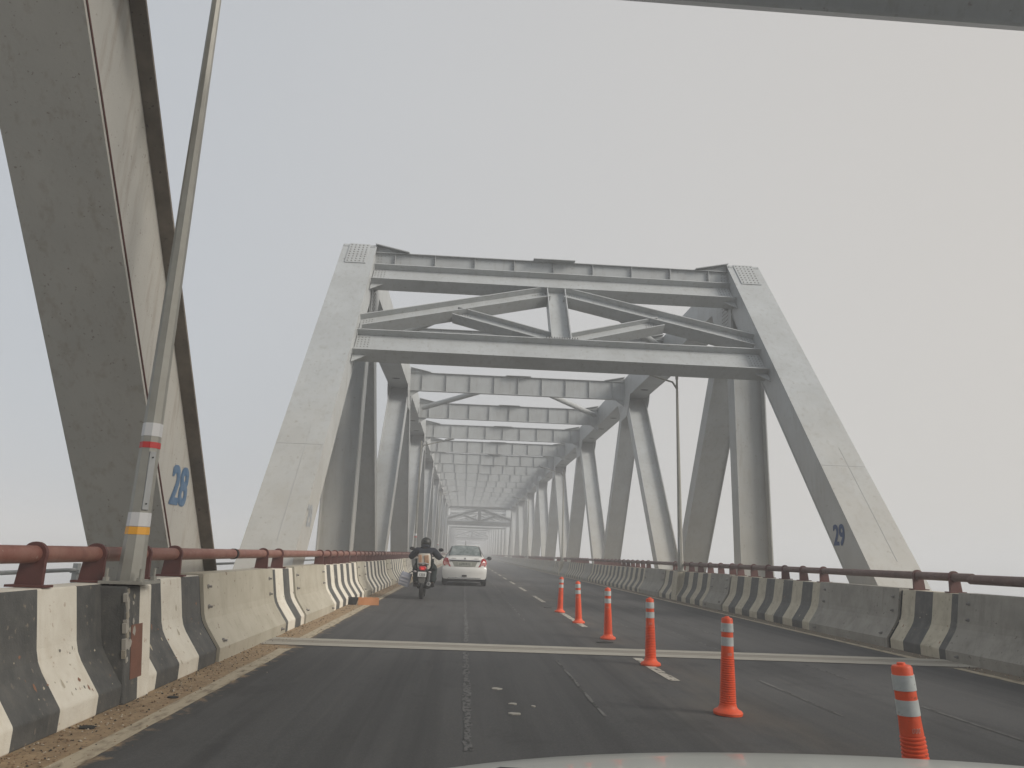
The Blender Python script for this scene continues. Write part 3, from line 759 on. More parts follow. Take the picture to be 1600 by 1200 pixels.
# ------------------------------------------------------------------ delineators
def delineator():
    t=empty('lane_delineator'); H=.76
    m=MB(); prof=[(.001,.0),(.115,.0),(.118,.018),(.11,.03),(.085,.042),(.071,.06)]
    z=.075; 
    while z<.43:
        r=.064-(z-.06)*.035; prof+=[(r+.0035,z),(r+.0035,z+.006),(r-.002,z+.009),(r-.002,z+.014)]; z+=.0175
    prof+=[(.0515,.44),(.049,.5),(.0475,.60),(.046,.735),(.040,.745),(.020,.748),(.018,.758),(.001,.760)]
    m.lathe(prof,28); m.build('delineator_body',M['orange'],t,True)
    for z0,z1 in ((.525,.595),(.635,.705)):
        m=MB(); r=.0505; m.lathe([(r-.004,z0),(r,z0+.001),(r-.0012,z1-.001),(r-.006,z1)],28); m.build('reflective_band',M['tape'],t,True)
    a=-PI/2-.1
    # small pale moulded mark
    m=MB()
    for k in range(6):
        an=a+(k-2.5)*.13; c=Vector((.0508*math.cos(an),.0508*math.sin(an),.465)); ax=Vector((math.cos(an),math.sin(an),0)); tx=Vector((-math.sin(an),math.cos(an),0))
        m.obox(c,(ax,tx,(0,0,1)),(.0012,.0008,.009)); m.obox(c+tx*.002+Vector((0,0,.009*(1 if k%2 else -1))),(ax,tx,(0,0,1)),(.0012,.0022,.0012))
    m.build('pale_lettering',M['palemark'],t)
    return t
dl=delineator()
spots=[(2.165,3.54,'nearest orange delineator post, cut off at the bottom by the bonnet'),
 (2.19,6.17,'second nearest orange delineator with ribbed lower half'),
 (2.23,8.82,'third nearest orange delineator, just in front of the expansion joint'),
 (2.25,11.49,'fourth orange delineator, first one beyond the expansion joint'),
 (2.2,14.08,'fifth orange delineator, second smallest of the line'),
 (2.175,16.62,'smallest and farthest orange delineator of the line')]
for i,(x,y,l) in enumerate(spots):
    o=dl if i==0 else copy_tree(dl)
    o.location=(x,y,.006); o.rotation_euler=((0,-.075,0) if i==0 else (random.uniform(-.035,.035),random.uniform(-.04,.04),random.uniform(-.4,.4)))
    tag(o,l,'delineator','orange lane delineators')

# ------------------------------------------------------------------ white sedan
def sedan():
    t=empty('sedan_car')
    W=.85
    # station: y, half width, z bottom, z shoulder(belt), z top, half width at top
    S=[(0.00,.70,.30,.78,.86,.60),(.05,.78,.24,.90,1.00,.68),(.12,.82,.22,.96,1.08,.70),(.38,.845,.22,.98,1.10,.70),(.46,.85,.22,.98,1.12,.64),
       (.62,.85,.22,.98,1.27,.60),(.80,.85,.22,.98,1.41,.56),(.98,.85,.22,.98,1.505,.53),(1.2,.85,.22,.98,1.535,.53),(1.7,.85,.22,.97,1.55,.54),(2.15,.85,.22,.96,1.535,.53),
       (2.4,.85,.22,.95,1.46,.54),(2.75,.85,.22,.94,1.22,.6),(3.05,.845,.22,.92,1.0,.66),(3.5,.83,.22,.86,.92,.62),(3.8,.78,.24,.76,.8,.58),(3.95,.66,.32,.62,.66,.5)]
    def ring(st,off=0):
        y,hw,zb,zs,zt,ht=st
        pts=[(0,zb),(hw*.8,zb),(hw*.97,zb+.05),(hw,zb+.22),(hw,zs-.18),(hw*.985,zs-.03),(hw*.96,zs)]
        n=3
        for i in range(1,n+1):
            f=i/(n+1); pts.append((hw*.96+(ht-hw*.96)*f, zs+(zt-.05-zs)*f if zt-zs>.15 else zs+(zt-zs)*f*.7))
        pts+= [(ht,zt-.03 if zt-zs>.15 else zt-.02),(ht*.8,zt-.006),(ht*.4,zt),(0,zt+.004)]
        return [(x+(off if x>0.2 else 0),y,z+(off if z>zs else 0)) for x,z in pts]
    m=MB(); R=[]
    for st in S:
        r=ring(st); full=r+[(-x,y,z) for x,y,z in r[-2:0:-1]]; R.append(full)
    n=len(R[0]); vs=[p for r in R for p in r]
    fs=[(i*n+k,i*n+(k+1)%n,(i+1)*n+(k+1)%n,(i+1)*n+k) for i in range(len(R)-1) for k in range(n)]
    fs+=[tuple(range(n))[::-1],tuple(range((len(R)-1)*n,len(R)*n))]
    m.add(vs,fs); b=m.build('car_body',M['carwhite'],t,True)
    # glass: pieces offset from the loft
    def patch(name,i0,i1,kfr,off,mt,mirror=False):
        # kfr: list of (ring param) sample on ring between stations
        mm=MB(); rows=[]
        for i in i0:
            fi=int(i); f=i-fi; ra=ring(S[fi]); rb=ring(S[min(fi+1,len(S)-1)])
            row=[]
            for k in kfr:
                kf=abs(k); ki=int(kf); g=kf-ki; s=1 if k>=0 else -1
                def pt(r): a=Vector(r[ki]); c=Vector(r[min(ki+1,len(r)-1)]); return a.lerp(c,g)
                p=pt(ra).lerp(pt(rb),f); p.x*=s; row.append(p)
            rows.append(row)
        nn=len(kfr); vs=[p for r in rows for p in r]; fs=[(a*nn+k,a*nn+k+1,(a+1)*nn+k+1,(a+1)*nn+k) for a in range(len(rows)-1) for k in range(nn-1)]
        # offset along average normal
        me=bpy.data.meshes.new('tmp'); me.from_pydata(vs,[],fs); me.update(); cen=Vector((0,2,.8))
        out=[]
        for v in me.vertices:
            nrm=v.normal
            if nrm.dot(v.co-cen)<0: nrm=-nrm
            out.append(v.co+nrm*off)
        bpy.data.meshes.remove(me); mm.add(out,fs); return mm.build(name,mt,t,True)
    rw=patch('rear_window',(4.08,4.5,5,5.5,6,6.5,6.85),None,(-10.3,-10.6,-11,-12,-13,12,11,10.6,10.3),.008,M['screenglass'])
    patch('window_seal',(3.98,4.5,5,5.5,6,6.5,6.97),None,(-9.75,-10,-10.6,-11,-12,-13,12,11,10.6,10,9.75),.004,M['black'])
    patch('windscreen',(10.2,11,11.6,12,12.5),None,(-10.15,-11,-12,-13,12,11,10.15),.006,M['glass'])
    for s in (-1,1):
        patch('side_window',(5.2,6,7,8,9,10,11,12.2),None,tuple(s*k for k in (6.35,7.2,8,9,9.7)),.006,M['glass'])
    # window frame gasket
    # boot lid groove, chrome strip, lights
    def yb(z): return .0+max(0,(z-.85))*.45
    m=MB(); m.box((-.60,-.012,.935),(.60,.05,.965)); m.build('chrome_strip',M['chrome'],t,bevel=.008)
    m=MB(); m.box((-.56,-.006,.905),(.56,.04,.935)); m.build('boot_handle_recess',M['black'],t)
    m=MB(); m.prism([(-.50,-.004,.93),(.50,-.004,.93),(.40,-.004,.71),(-.40,-.004,.71)],(0,.06,0)); m.build('plate_recess',mat('boot_recess_paint',(.36,.36,.31),.4),t,bevel=.01)
    m=MB(); m.box((-.27,-.022,.745),(.27,-.004,.865)); p=m.build('number_plate',M['plate2'],t,bevel=.003)
    text_mesh('plate_lettering','LS701R12',.115,M['ink'],p,Matrix(((1,0,0,0),(0,0,-1,-.024),(0,1,0,.805),(0,0,0,1))),.001,.92)
    for s in (-1,1):
        m=MB()
        P=[(s*.80,.03,.74),(s*.52,-.015,.70),(s*.60,-.005,.85),(s*.64,.0,1.0),(s*.72,.03,1.04),(s*.81,.10,.98),(s*.845,.16,.86)]
        m.prism([Vector(p) for p in P],(0,.10,0),0)
        o=m.build('tail_light',[M['lampred']],t,bevel=.01)
        m=MB(); P=[(s*.79,.015,.78),(s*.60,-.02,.76),(s*.63,-.018,.87),(s*.80,.035,.90)]; m.prism(P,(0,.012,0)); m.build('clear_lens',M['lampclear'],o)
        m=MB(); m.ball((s*1.0,2.2,1.03),(.10,.05,.075),12); m.tube([(s*.84,2.22,1.0),(s*.95,2.22,1.02)],.02,6); m.build('door_mirror',M['black'],t,True)
    # small badges
    m=MB(); m.lathe([(.035,0),(.035,-.012),(.02,-.014),(.001,-.014)],16,(0,.03,1.015),axis='y'); m.tube([(-.02,.012,1.0),(.02,.012,1.03)],.005,5); m.build('boot_badge',M['chrome'],t)
    for x in (-.43,.43): m=MB(); m.box((x-.08,.018,1.005),(x+.08,.03,1.02)); m.build('model_lettering',M['bolt'],t)
    # bumper
    m=MB()
    outl=[(-.86,.28),(-.845,.0),(-.70,-.08),(.70,-.08),(.845,.0),(.86,.28)]
    P0=[(-.85,.32),(-.84,.02),(-.68,-.06),(.68,-.06),(.84,.02),(.85,.32)]
    def layer(z,k): return [(x*k,y+(.0 if k==1 else .02),z) for x,y in P0]
    lv=[(.26,.94),(.32,.985),(.50,1.0),(.62,1.0),(.68,.985),(.70,.95)]
    vs=[];fs=[]
    for z,k in lv: vs+=layer(z,k)
    for i in range(len(lv)-1):
        for k in range(5): fs.append((i*6+k,i*6+k+1,(i+1)*6+k+1,(i+1)*6+k))
    vs+= [(x,y,z) for x,y,z in layer(.70,.9)]; L0=len(lv)-1
    fs+=[(L0*6+k,L0*6+k+1,(L0+1)*6+k+1,(L0+1)*6+k) for k in range(5)]
    m.add(vs,fs); m.build('rear_bumper',M['carwhite'],t,True)
    m=MB(); m.box((-.62,-.05,.285),(.62,.0,.315)); m.build('bumper_trim',M['chrome'],t)
    m=MB(); m.box((-.66,-.03,.20),(.66,.3,.262)); m.build('lower_valance',M['black'],t)
    m=MB(); m.box((-.09,-.066,.345),(.09,-.05,.41)); m.build('tow_cover',M['black'],t)
    m=MB(); m.box((-.78,.1,.16),(.78,3.6,.25)); m.build('underbody',M['black'],t)
    m=MB(); m.tube([(0,1.15,1.53),(0,1.0,1.70)],.006,6); m.ball((0,1.16,1.535),(.025,.04,.02)); m.build('roof_antenna',M['black'],t)
    for x in (-.76,.76):
        for y in (.62,3.1):
            m=MB(); m.lathe([(.17,-.085),(.27,-.09),(.298,-.06),(.30,0),(.298,.06),(.27,.09),(.17,.085)],28,(0,0,0),axis='x'); o=m.build('wheel',M['tyre'],t,True); o.location=(x,y,.30)
            m=MB(); m.lathe([(.001,.03),(.06,.04),(.16,.07),(.175,.085)],24,(0,0,0),axis='x'); 
            if x<0: m.v=[(-a,b_,c) for a,b_,c in m.v]
            m.build('rim',M['galv2'],o,True)
    # things seen through the rear window: seats and shelf items
    m=MB()
    for x,wd,z,h in ((-.36,.10,1.33,.07),(.34,.12,1.34,.06),(-.05,.16,1.38,.035),(.18,.2,1.22,.03)):
        m.obox((x,.80-(1.4-z)*1.2,z),((1,0,0),(0,.75,.6),(0,-.6,.75)),(wd,h,.004))
    m.build('window_sticker',M['glass'],rw)
    m=MB(); m.obox((.2,.70,1.30),((1,.0,.12),(0,.75,.6),(0,-.6,.75)),(.2,.06,.004)); m.build('pink_shelf_cushion',mat('pink_cloth',(.45,.22,.22),.7),rw)
    return t
car=sedan(); car.location=(.045,28.4,.004)
tag(car,'white sedan seen from behind with red tail lights, driving ahead','car')

# ------------------------------------------------------------------ motorcycle
def wheel(parent,y,r,wd,nm='wheel'):
    m=MB(); m.lathe([(r-.075,-wd*.35),(r-.05,-wd*.5),(r-.012,-wd*.42),(r,-wd*.12),(r,wd*.12),(r-.012,wd*.42),(r-.05,wd*.5),(r-.075,wd*.35)],32,axis='x'); o=m.build(nm,M['tyre'],parent,True); o.location=(0,y,r)
    m=MB(); m.lathe([(r-.075,-wd*.3),(r-.09,-wd*.2),(r-.09,wd*.2),(r-.075,wd*.3)],32,axis='x'); m.lathe([(.001,-.06),(.05,-.06),(.05,.06),(.001,.06)],16,axis='x')
    for k in range(5):
        a=2*PI*k/5; m.tube([(0,.04*math.cos(a),.04*math.sin(a)),(0,(r-.08)*math.cos(a+.15),(r-.08)*math.sin(a+.15))],.014,6)
    m.build('rim',M['dkmetal'],o,True); return o
def motorcycle():
    t=empty('motorcycle')
    wheel(t,.30,.305,.11); wheel(t,1.58,.305,.085)
    m=MB(); m.tube([(0,.60,.42),(0,.75,.40),(0,1.15,.34),(0,1.30,.85)],.03,8); m.tube([(0,.25,.80),(0,.9,.76),(0,1.3,.88)],.028,8)
    for s in (-1,1):
        m.tube([(s*.09,.30,.31),(s*.09,.80,.38)],.022,8); m.tube([(s*.075,1.62,.31),(s*.075,1.38,.95)],.024,8); m.tube([(s*.08,.28,.78),(s*.1,.6,.5),(s*.1,.78,.42)],.016,6)
    m.build('frame',M['black'],t,True)
    for s in (-1,1):
        m=MB(); m.tube([(s*.125,.30,.34),(s*.125,.42,.74)],.016,8)
        for k in range(9): z=.42+k*.032; m.tube([(s*.125,.30+(z-.34)*.3,z),(s*.125,.303+(z-.34)*.3,z+.014)],.034,10)
        m.build('shock_absorber',M['dkmetal'],t,True)
    m=MB(); m.box((-.12,.72,.28),(.12,1.05,.50)); m.box((-.16,.76,.24),(.16,.98,.36)); m.tube([(0,.95,.45),(0,1.02,.66)],.075,12); m.build('engine',M['dkmetal'],t,bevel=.02)
    # tank
    m=MB(); vs=[]; 
    for y,w_,z0,z1 in ((.78,.09,.80,.90),(.88,.13,.76,.98),(1.05,.155,.74,1.03),(1.22,.14,.78,1.03),(1.33,.08,.86,.97)):
        n=12; vs.append([(w_*math.cos(2*PI*k/n),y,(z0+z1)/2+(z1-z0)/2*math.sin(2*PI*k/n)) for k in range(n)])
    n=12; m.add([p for r in vs for p in r],[(i*n+k,i*n+(k+1)%n,(i+1)*n+(k+1)%n,(i+1)*n+k) for i in range(4) for k in range(n)]+[tuple(range(n)),tuple(range(4*n,5*n))]); m.build('fuel_tank',M['bluecloth'],t,True)
    m=MB(); vs=[]
    for y,w_,z0,z1 in ((.06,.09,.80,.87),(.15,.12,.77,.88),(.45,.13,.75,.87),(.70,.12,.72,.83),(.86,.08,.74,.86)):
        n=12; vs.append([(w_*max(-1,min(1,1.25*math.cos(2*PI*k/n))),y,(z0+z1)/2+(z1-z0)/2*max(-1,min(1,1.25*math.sin(2*PI*k/n)))) for k in range(n)])
    m.add([p for r in vs for p in r],[(i*n+k,i*n+(k+1)%n,(i+1)*n+(k+1)%n,(i+1)*n+k) for i in range(4) for k in range(n)]+[tuple(range(n)),tuple(range(4*n,5*n))]); m.build('seat',M['black'],t,True)
    # tail fairing + grab rail + light
    m=MB()
    vs=[]
    for y,w_,z0,z1 in ((-.05,.09,.70,.80),(.02,.13,.67,.84),(.25,.14,.62,.80),(.5,.13,.55,.76)):
        vs.append([(w_*math.cos(2*PI*k/n),y,(z0+z1)/2+(z1-z0)/2*math.sin(2*PI*k/n)) for k in range(n)])
    m.add([p for r in vs for p in r],[(i*n+k,i*n+(k+1)%n,(i+1)*n+(k+1)%n,(i+1)*n+k) for i in range(3) for k in range(n)]+[tuple(range(n)),tuple(range(3*n,4*n))]); m.build('tail_fairing',M['black'],t,True)
    m=MB(); m.tube([(-.13,.30,.86),(-.14,.05,.90),(-.08,-.08,.915),(.08,-.08,.915),(.14,.05,.90),(.13,.30,.86)],.014,8); m.build('grab_rail',M['galv2'],t,True)
    m=MB(); m.prism([(-.105,-.055,.80),(-.07,-.06,.845),(.07,-.06,.845),(.105,-.055,.80),(.06,-.062,.735),(-.06,-.062,.735)],(0,-.03,0)); o=m.build('tail_light',M['lampred'],t,bevel=.012)
    m=MB(); m.prism([(-.05,-.094,.81),(.05,-.094,.81),(.03,-.094,.755),(-.03,-.094,.755)],(0,.01,0)); m.build('lit_bulb',M['lampon'],o)
    # mudguard + plate
    m=MB(); m.prism([(-.09,-.07,.72),(.09,-.07,.72),(.085,-.10,.47),(.06,-.11,.42),(-.06,-.11,.42),(-.085,-.10,.47)],(0,.02,0)); m.tube([(0,.05,.7),(0,-.06,.55)],.03,6); m.build('mudguard',mat('mudflap',(.085,.082,.075),.7),t,bevel=.006)
    m=MB(); m.box((-.11,-.125,.575),(.11,-.112,.70)); p=m.build('number_plate',M['plate'],t,bevel=.003)
    text_mesh('plate_lettering','1203',.10,M['ink'],p,Matrix(((1,0,0,0),(0,0,-1,-.127),(0,1,0,.622),(0,0,0,1))),.001,.8)
    for s in (-1,1):
        m=MB(); m.tube([(s*.08,-.03,.70),(s*.16,-.04,.70)],.010,6); m.build('indicator_stalk',M['black'],t)
        m=MB(); m.ball((s*.19,-.045,.70),(.045,.03,.026),10); m.build('turn_signal',M['indic'],t,True)
    # exhaust
    m=MB(); m.tube([(.13,1.0,.30),(.15,.75,.26),(.17,.45,.33),(.18,.0,.40)],[.022,.03,.052,.055],12); m.build('exhaust_pipe',M['dkmetal'],t,True)
    m=MB(); m.lathe([(.015,-.02),(.022,-.03),(.05,-.03),(.058,-.01),(.058,.05)],18,(.18,.0,.40),axis='y'); m.build('muffler_tip',M['muffler'],t,True)
    # chain cover, stand, crash guard (right)
    m=MB(); m.tube([(-.12,.1,.40),(-.13,.3,.42),(-.13,.75,.44)],.03,6); m.build('chain_cover',M['black'],t,True)
    m=MB(); m.tube([(.12,1.1,.70),(.30,1.08,.66),(.33,1.05,.5),(.28,1.02,.36),(.12,1.0,.32)],.016,8); m.tube([(-.12,1.1,.70),(-.28,1.08,.66),(-.30,1.05,.5),(-.26,1.02,.36),(-.12,1.0,.32)],.016,8); m.build('crash_guard',M['black'],t,True)
    m=MB(); m.tube([(-.17,.62,.33),(.19,.62,.33)],.014,6)
    for s in (-1,1): m.tube([(s*.14,.85,.30),(s*.27,.85,.30)],.018,8)
    m.build('foot_rest',M['black'],t,True)
    m=MB(); m.tube([(-.36,1.15,1.06),(-.22,1.25,1.10),(0,1.32,1.02),(.22,1.25,1.10),(.36,1.15,1.06)],.013,8); m.build('handlebar',M['black'],t,True)
    for s in (-1,1):
        m=MB(); m.tube([(s*.36,1.15,1.06),(s*.24,1.24,1.10)],.019,8); m.build('hand_grip',M['black'],t,True)
        m=MB(); m.tube([(s*.26,1.22,1.1),(s*.34,1.26,1.24)],.007,6); m.ball((s*.40,1.27,1.28),(.075,.02,.05),12); m.build('side_mirror',M['black'],t,True)
    m=MB(); m.ball((0,1.46,.92),(.11,.09,.11),14); m.build('headlamp',M['black'],t,True)
    m=MB(); m.tube([(0,1.30,.66),(0,1.58,.65),(0,1.84,.52)],[.05,.06,.04],8); m.build('front_mudguard',M['black'],t,True)
    return t
MX,MY=-1.07,19.45
moto=motorcycle(); moto.location=(MX,MY,.006); moto.rotation_euler=(0,.02,0)
tag(moto,'black motorcycle seen from behind with lit red tail lamp, beside the left parapet','motorcycle')

# ------------------------------------------------------------------ rider (skin modifier figures)
def skin_obj(name,verts,edges,radii,mt,parent,root=0,sub=2):
    me=bpy.data.meshes.new(name); me.from_pydata(verts,edges,[]); me.materials.append(mt)
    o=bpy.data.objects.new(name,me); COL.objects.link(o)
    if parent: o.parent=parent
    sk=o.modifiers.new('skin','SKIN'); sk.use_smooth_shade=True; sk.branch_smoothing=.6
    ss=o.modifiers.new('sub','SUBSURF'); ss.levels=sub; ss.render_levels=sub
    if not me.skin_vertices: pass
    d=me.skin_vertices[0].data
    for i,r in enumerate(radii): d[i].radius=(r,r) if not isinstance(r,tuple) else r
    d[root].use_root=True
    dg=bpy.context.evaluated_depsgraph_get(); dg.update()
    nm=bpy.data.meshes.new_from_object(o.evaluated_get(dg)); o.modifiers.clear(); old=o.data; o.data=nm; bpy.data.meshes.remove(old)
    if not nm.materials: nm.materials.append(mt)
    for p in nm.polygons: p.use_smooth=True
    return o
def rider():
    hip=(0,.58,.90)
    V=[hip,(0,.62,1.00),(0,.67,1.14),(0,.71,1.255),(0,.75,1.36),(0,.79,1.45),(0,.80,1.52)]
    R=[.14,.15,.175,.125,.055,.09,.07]
    E=[(i,i+1) for i in range(6)]
    def add(p,par,r): V.append(p); R.append(r); E.append((par,len(V)-1)); return len(V)-1
    for s in (-1,1):
        la=add((s*.13,.66,1.12),1,.105); a=add((s*.195,.70,1.255),3,.096); b_=add((s*.35,.80,1.06),a,.060); c=add((s*.33,1.10,1.10),b_,.032); h=add((s*.315,1.19,1.10),c,.034)
        for k in range(4):
            f1=add((s*(.345-.028*k),1.235,1.105+.0),h,.010); f2=add((s*(.345-.028*k),1.25,1.075),f1,.009); f3=add((s*(.343-.028*k),1.225,1.052),f2,.008)
        th=add((s*.265,1.18,1.085),h,.011); add((s*.262,1.20,1.062),th,.009)
        th_=add((s*.12,.62,.88),0,.095); kn=add((s*.23,.98,.78),th_,.068); an=add((s*.20,.86,.40),kn,.042); ft=add((s*.21,.93,.335),an,.036); add((s*.215,1.05,.33),ft,.03)
    body=skin_obj('person',V,E,[r*.82 if r>.03 else r for r in R],M['skin'],None)
    # face features are on the far side, under the helmet: nose and ears
    # clothing
    def cloth(name,idx,extra,mt):
        m={i:k for k,i in enumerate(idx)}; v=[V[i] for i in idx]; r=[R[i]+extra for i in idx]; e=[(m[a],m[b_]) for a,b_ in E if a in m and b_ in m]
        return skin_obj(name,v,e,r,mt,body)
    arms=[i for i in range(7,len(V)) if R[i] in (.096,.060,.032,.105)]
    jk=cloth('jacket',[0,1,2,3]+arms,.020,M['jacket'])
    legs=[i for i in range(len(V)) if R[i] in (.095,.068,.042)]
    cloth('trousers',[0]+legs,.024,M['trouser'])
    for s in (-1,1):
        m=MB(); n=10; vs=[]
        for y,w_,z0,z1 in ((.80,.035,.295,.40),(.86,.042,.29,.43),(.95,.048,.288,.37),(1.05,.05,.288,.345),(1.12,.035,.29,.325)):
            vs.append([(s*.213+w_*math.cos(2*PI*k/n),y,(z0+z1)/2+(z1-z0)/2*math.sin(2*PI*k/n)) for k in range(n)])
        m.add([p for r in vs for p in r],[(i*n+k,i*n+(k+1)%n,(i+1)*n+(k+1)%n,(i+1)*n+k) for i in range(4) for k in range(n)]+[tuple(range(n)),tuple(range(4*n,5*n))]); m.build('shoe',M['shoe'],body,True)
    m=MB(); m.ball((0,.79,1.465),(.128,.150,.135),20); m.lathe([(.100,-.13),(.118,-.10),(.126,-.05)],20,(0,.79,1.465)); h=m.build('helmet',M['helmet'],body,True)
    m=MB(); m.ball((0,.865,1.46),(.10,.10,.06),14); m.build('visor',M['glass'],h,True)
    m=MB(); m.tube([(0,.70,1.29),(0,.74,1.36),(0,.77,1.42)],[.14,.10,.085],14); m.build('collar',M['jacket'],body,True)
    return body
pr=rider(); pr.location=(MX+.03,MY-.08,.0); pr.scale=(1.10,1,1) 
tag(pr,'person in a dark jacket and black helmet riding the motorcycle, seen from behind','person')

def bag(name,c,h,mt,tilt=0,bulge=.35,n=10,lab='',cat='bag'):
    m=MB(); vs=[];N=8
    for i in range(N+1):
        f=i/N; z=-h[2]+2*h[2]*f; k=1-bulge*abs(2*f-1)**3
        for q in range(16):
            a=2*PI*q/16; ca,sa=math.cos(a),math.sin(a); e=.55
            x=h[0]*k*math.copysign(abs(ca)**e,ca)*(1+random.uniform(-.03,.03)); y=h[1]*k*math.copysign(abs(sa)**e,sa)*(1+random.uniform(-.05,.05)); vs.append((x,y,z))
    fs=[(i*16+q,i*16+(q+1)%16,(i+1)*16+(q+1)%16,(i+1)*16+q) for i in range(N) for q in range(16)]+[tuple(range(16)),tuple(range(N*16,N*16+16))]
    m.add(vs,fs); o=m.build(name,mt,None,True); o.location=c; o.rotation_euler=(0,tilt,0); tag(o,lab,cat); return o
pk=bag('carrier_bag',(MX+.03,MY+.22,.97),(.175,.11,.20),M['parcel'],0,.18,lab='white carrier bag strapped upright behind the rider on the motorcycle seat')
m=MB()
for x,w_ in ((-.10,.045),(.07,.06)):
    m.obox((x,-.108,.04),((1,0,.1),(0,1,0),(-.1,0,1)),(w_,.016,.12))
m.build('paper_bundle',M['parcel2'],pk,bevel=.012)
m=MB(); m.obox((-.09,-.112,-.075),((1,0,0),(0,1,0),(0,0,1)),(.05,.008,.022)); m.build('dark_print',M['ink'],pk)
sk=bag('hanging_sack',(MX-.45,MY+.35,.50),(.15,.15,.17),M['sack'],.26,.10,lab='pale grey-blue sack hanging low on the left side of the motorcycle')
m=MB()
for z in (.06,-.03,-.1): m.obox((0,-.162,z),((1,0,0),(0,1,0),(0,0,1)),(.11,.006,.022))
m.build('sack_label',M['sacklt'],sk,bevel=.004)
m=MB(); m.tube([(.05,0,.16),(.2,.0,.34),(.34,.0,.36)],.012,6); m.build('sack_strap',M['black'],sk)

# ------------------------------------------------------------------ roadside bits
m=MB()
n=14
vs=[]
for i in range(n+1):
    x=-.23+.46*i/n; y=.02*math.sin(x*9); vs+=[(x,y,.0),(x,y+.03,.165+.006*math.sin(i*1.7))]
fs=[(2*i,2*i+2,2*i+3,2*i+1) for i in range(n)]
vs2=[(x,y+.012,z) for x,y,z in vs]; k=len(vs)
fs+=[(k+a,k+b_,k+c,k+d) for a,b_,c,d in fs]+[(0,1,k+1,k),(2*n,2*n+1,k+2*n+1,k+2*n)]+[(2*i+1,2*i+3,k+2*i+3,k+2*i+1) for i in range(n)]
m.add(vs+vs2,fs); o=m.build('cardboard_sheet',M['card']); o.location=(-2.09,17.05,.006); tag(o,'torn orange-brown cardboard piece standing at the left parapet foot','cardboard')
m=MB()
pts=[(-.2,0),(-.05,-.04),(.06,.0),(.05,.1),(-.06,.14),(-.18,.08)]
m.prism([(x,y,0) for x,y in pts],(.05,.02,.16)); o=m.build('rubber_scrap',M['bluedirt'],bevel=.02); o.location=(-2.42,17.05,.004); tag(o,'black rubber scrap lying beside the cardboard on the shoulder','scrap')
def flake(x,y,r,lab,mt,cat='litter',asp=1.):
    m=MB(); n=9; P=[(r*asp*math.cos(2*PI*k/n)*random.uniform(.7,1.15),r*math.sin(2*PI*k/n)*random.uniform(.7,1.15),0) for k in range(n)]
    m.prism(P,(0,0,.008)); o=m.build('road_litter',mt); o.location=(x,y,.005); tag(o,lab,cat,'litter scraps on the road'); return o
flake(.35,7.05,.055,'largest pale flat scrap right of the seam line',M['litter'])
flake(.46,6.38,.03,'middle pale scrap right of the seam line',M['litter'],asp=1.4)
flake(.45,6.0,.04,'pale flat scrap nearest the camera in the lane',M['litter'],asp=1.3)
flake(.62,6.30,.022,'tiny pale scrap rightmost of the four in the lane',M['litter'])
flake(2.10,12.35-1.35,.09,'black rubber shred beside the fourth delineator',M['bluedirt'],asp=1.3)
flake(2.05,17.9,.07,'black scrap on the lane line beyond the delineators',M['bluedirt'],asp=1.5)
flake(-2.27,6.35,.04,'dark stone flake on the dusty left shoulder by the plinth',M['bluedirt'],asp=1.2)
flake(-2.42,5.3,.05,'dark clod at the foot of the near left parapet',M['bluedirt'],asp=1.2)
# gravel and grit of the dusty shoulders: uncountable
m=MB()
for i in range(2600):
    left=random.random()<.72
    y=4+26*random.random()**1.6
    x=random.uniform(-2.53,-2.13) if left else random.uniform(6.3,6.58)
    if left: x=-2.53+.42*abs(random.gauss(0,.45))
    r=random.uniform(.003,.011); z=.004+r*.4
    a=random.uniform(0,PI); ca,sa=math.cos(a),math.sin(a)
    pts=[(x+r*ca,y+r*sa,z),(x-r*sa,y+r*ca,z),(x-r*ca,y-r*sa,z),(x+r*sa,y-r*ca,z),(x,y,z+r*.8),(x,y,z-r*.6)]
    m.add(pts,[(0,1,4),(1,2,4),(2,3,4),(3,0,4),(1,0,5),(2,1,5),(3,2,5),(0,3,5)],random.choice((0,0,1,2)))
g=m.build('shoulder_grit',[mat('grit_brown',(.22,.15,.09),.9),mat('grit_dark',(.05,.042,.035),.9),mat('grit_pale',(.42,.36,.28),.9)]); g['kind']='stuff'

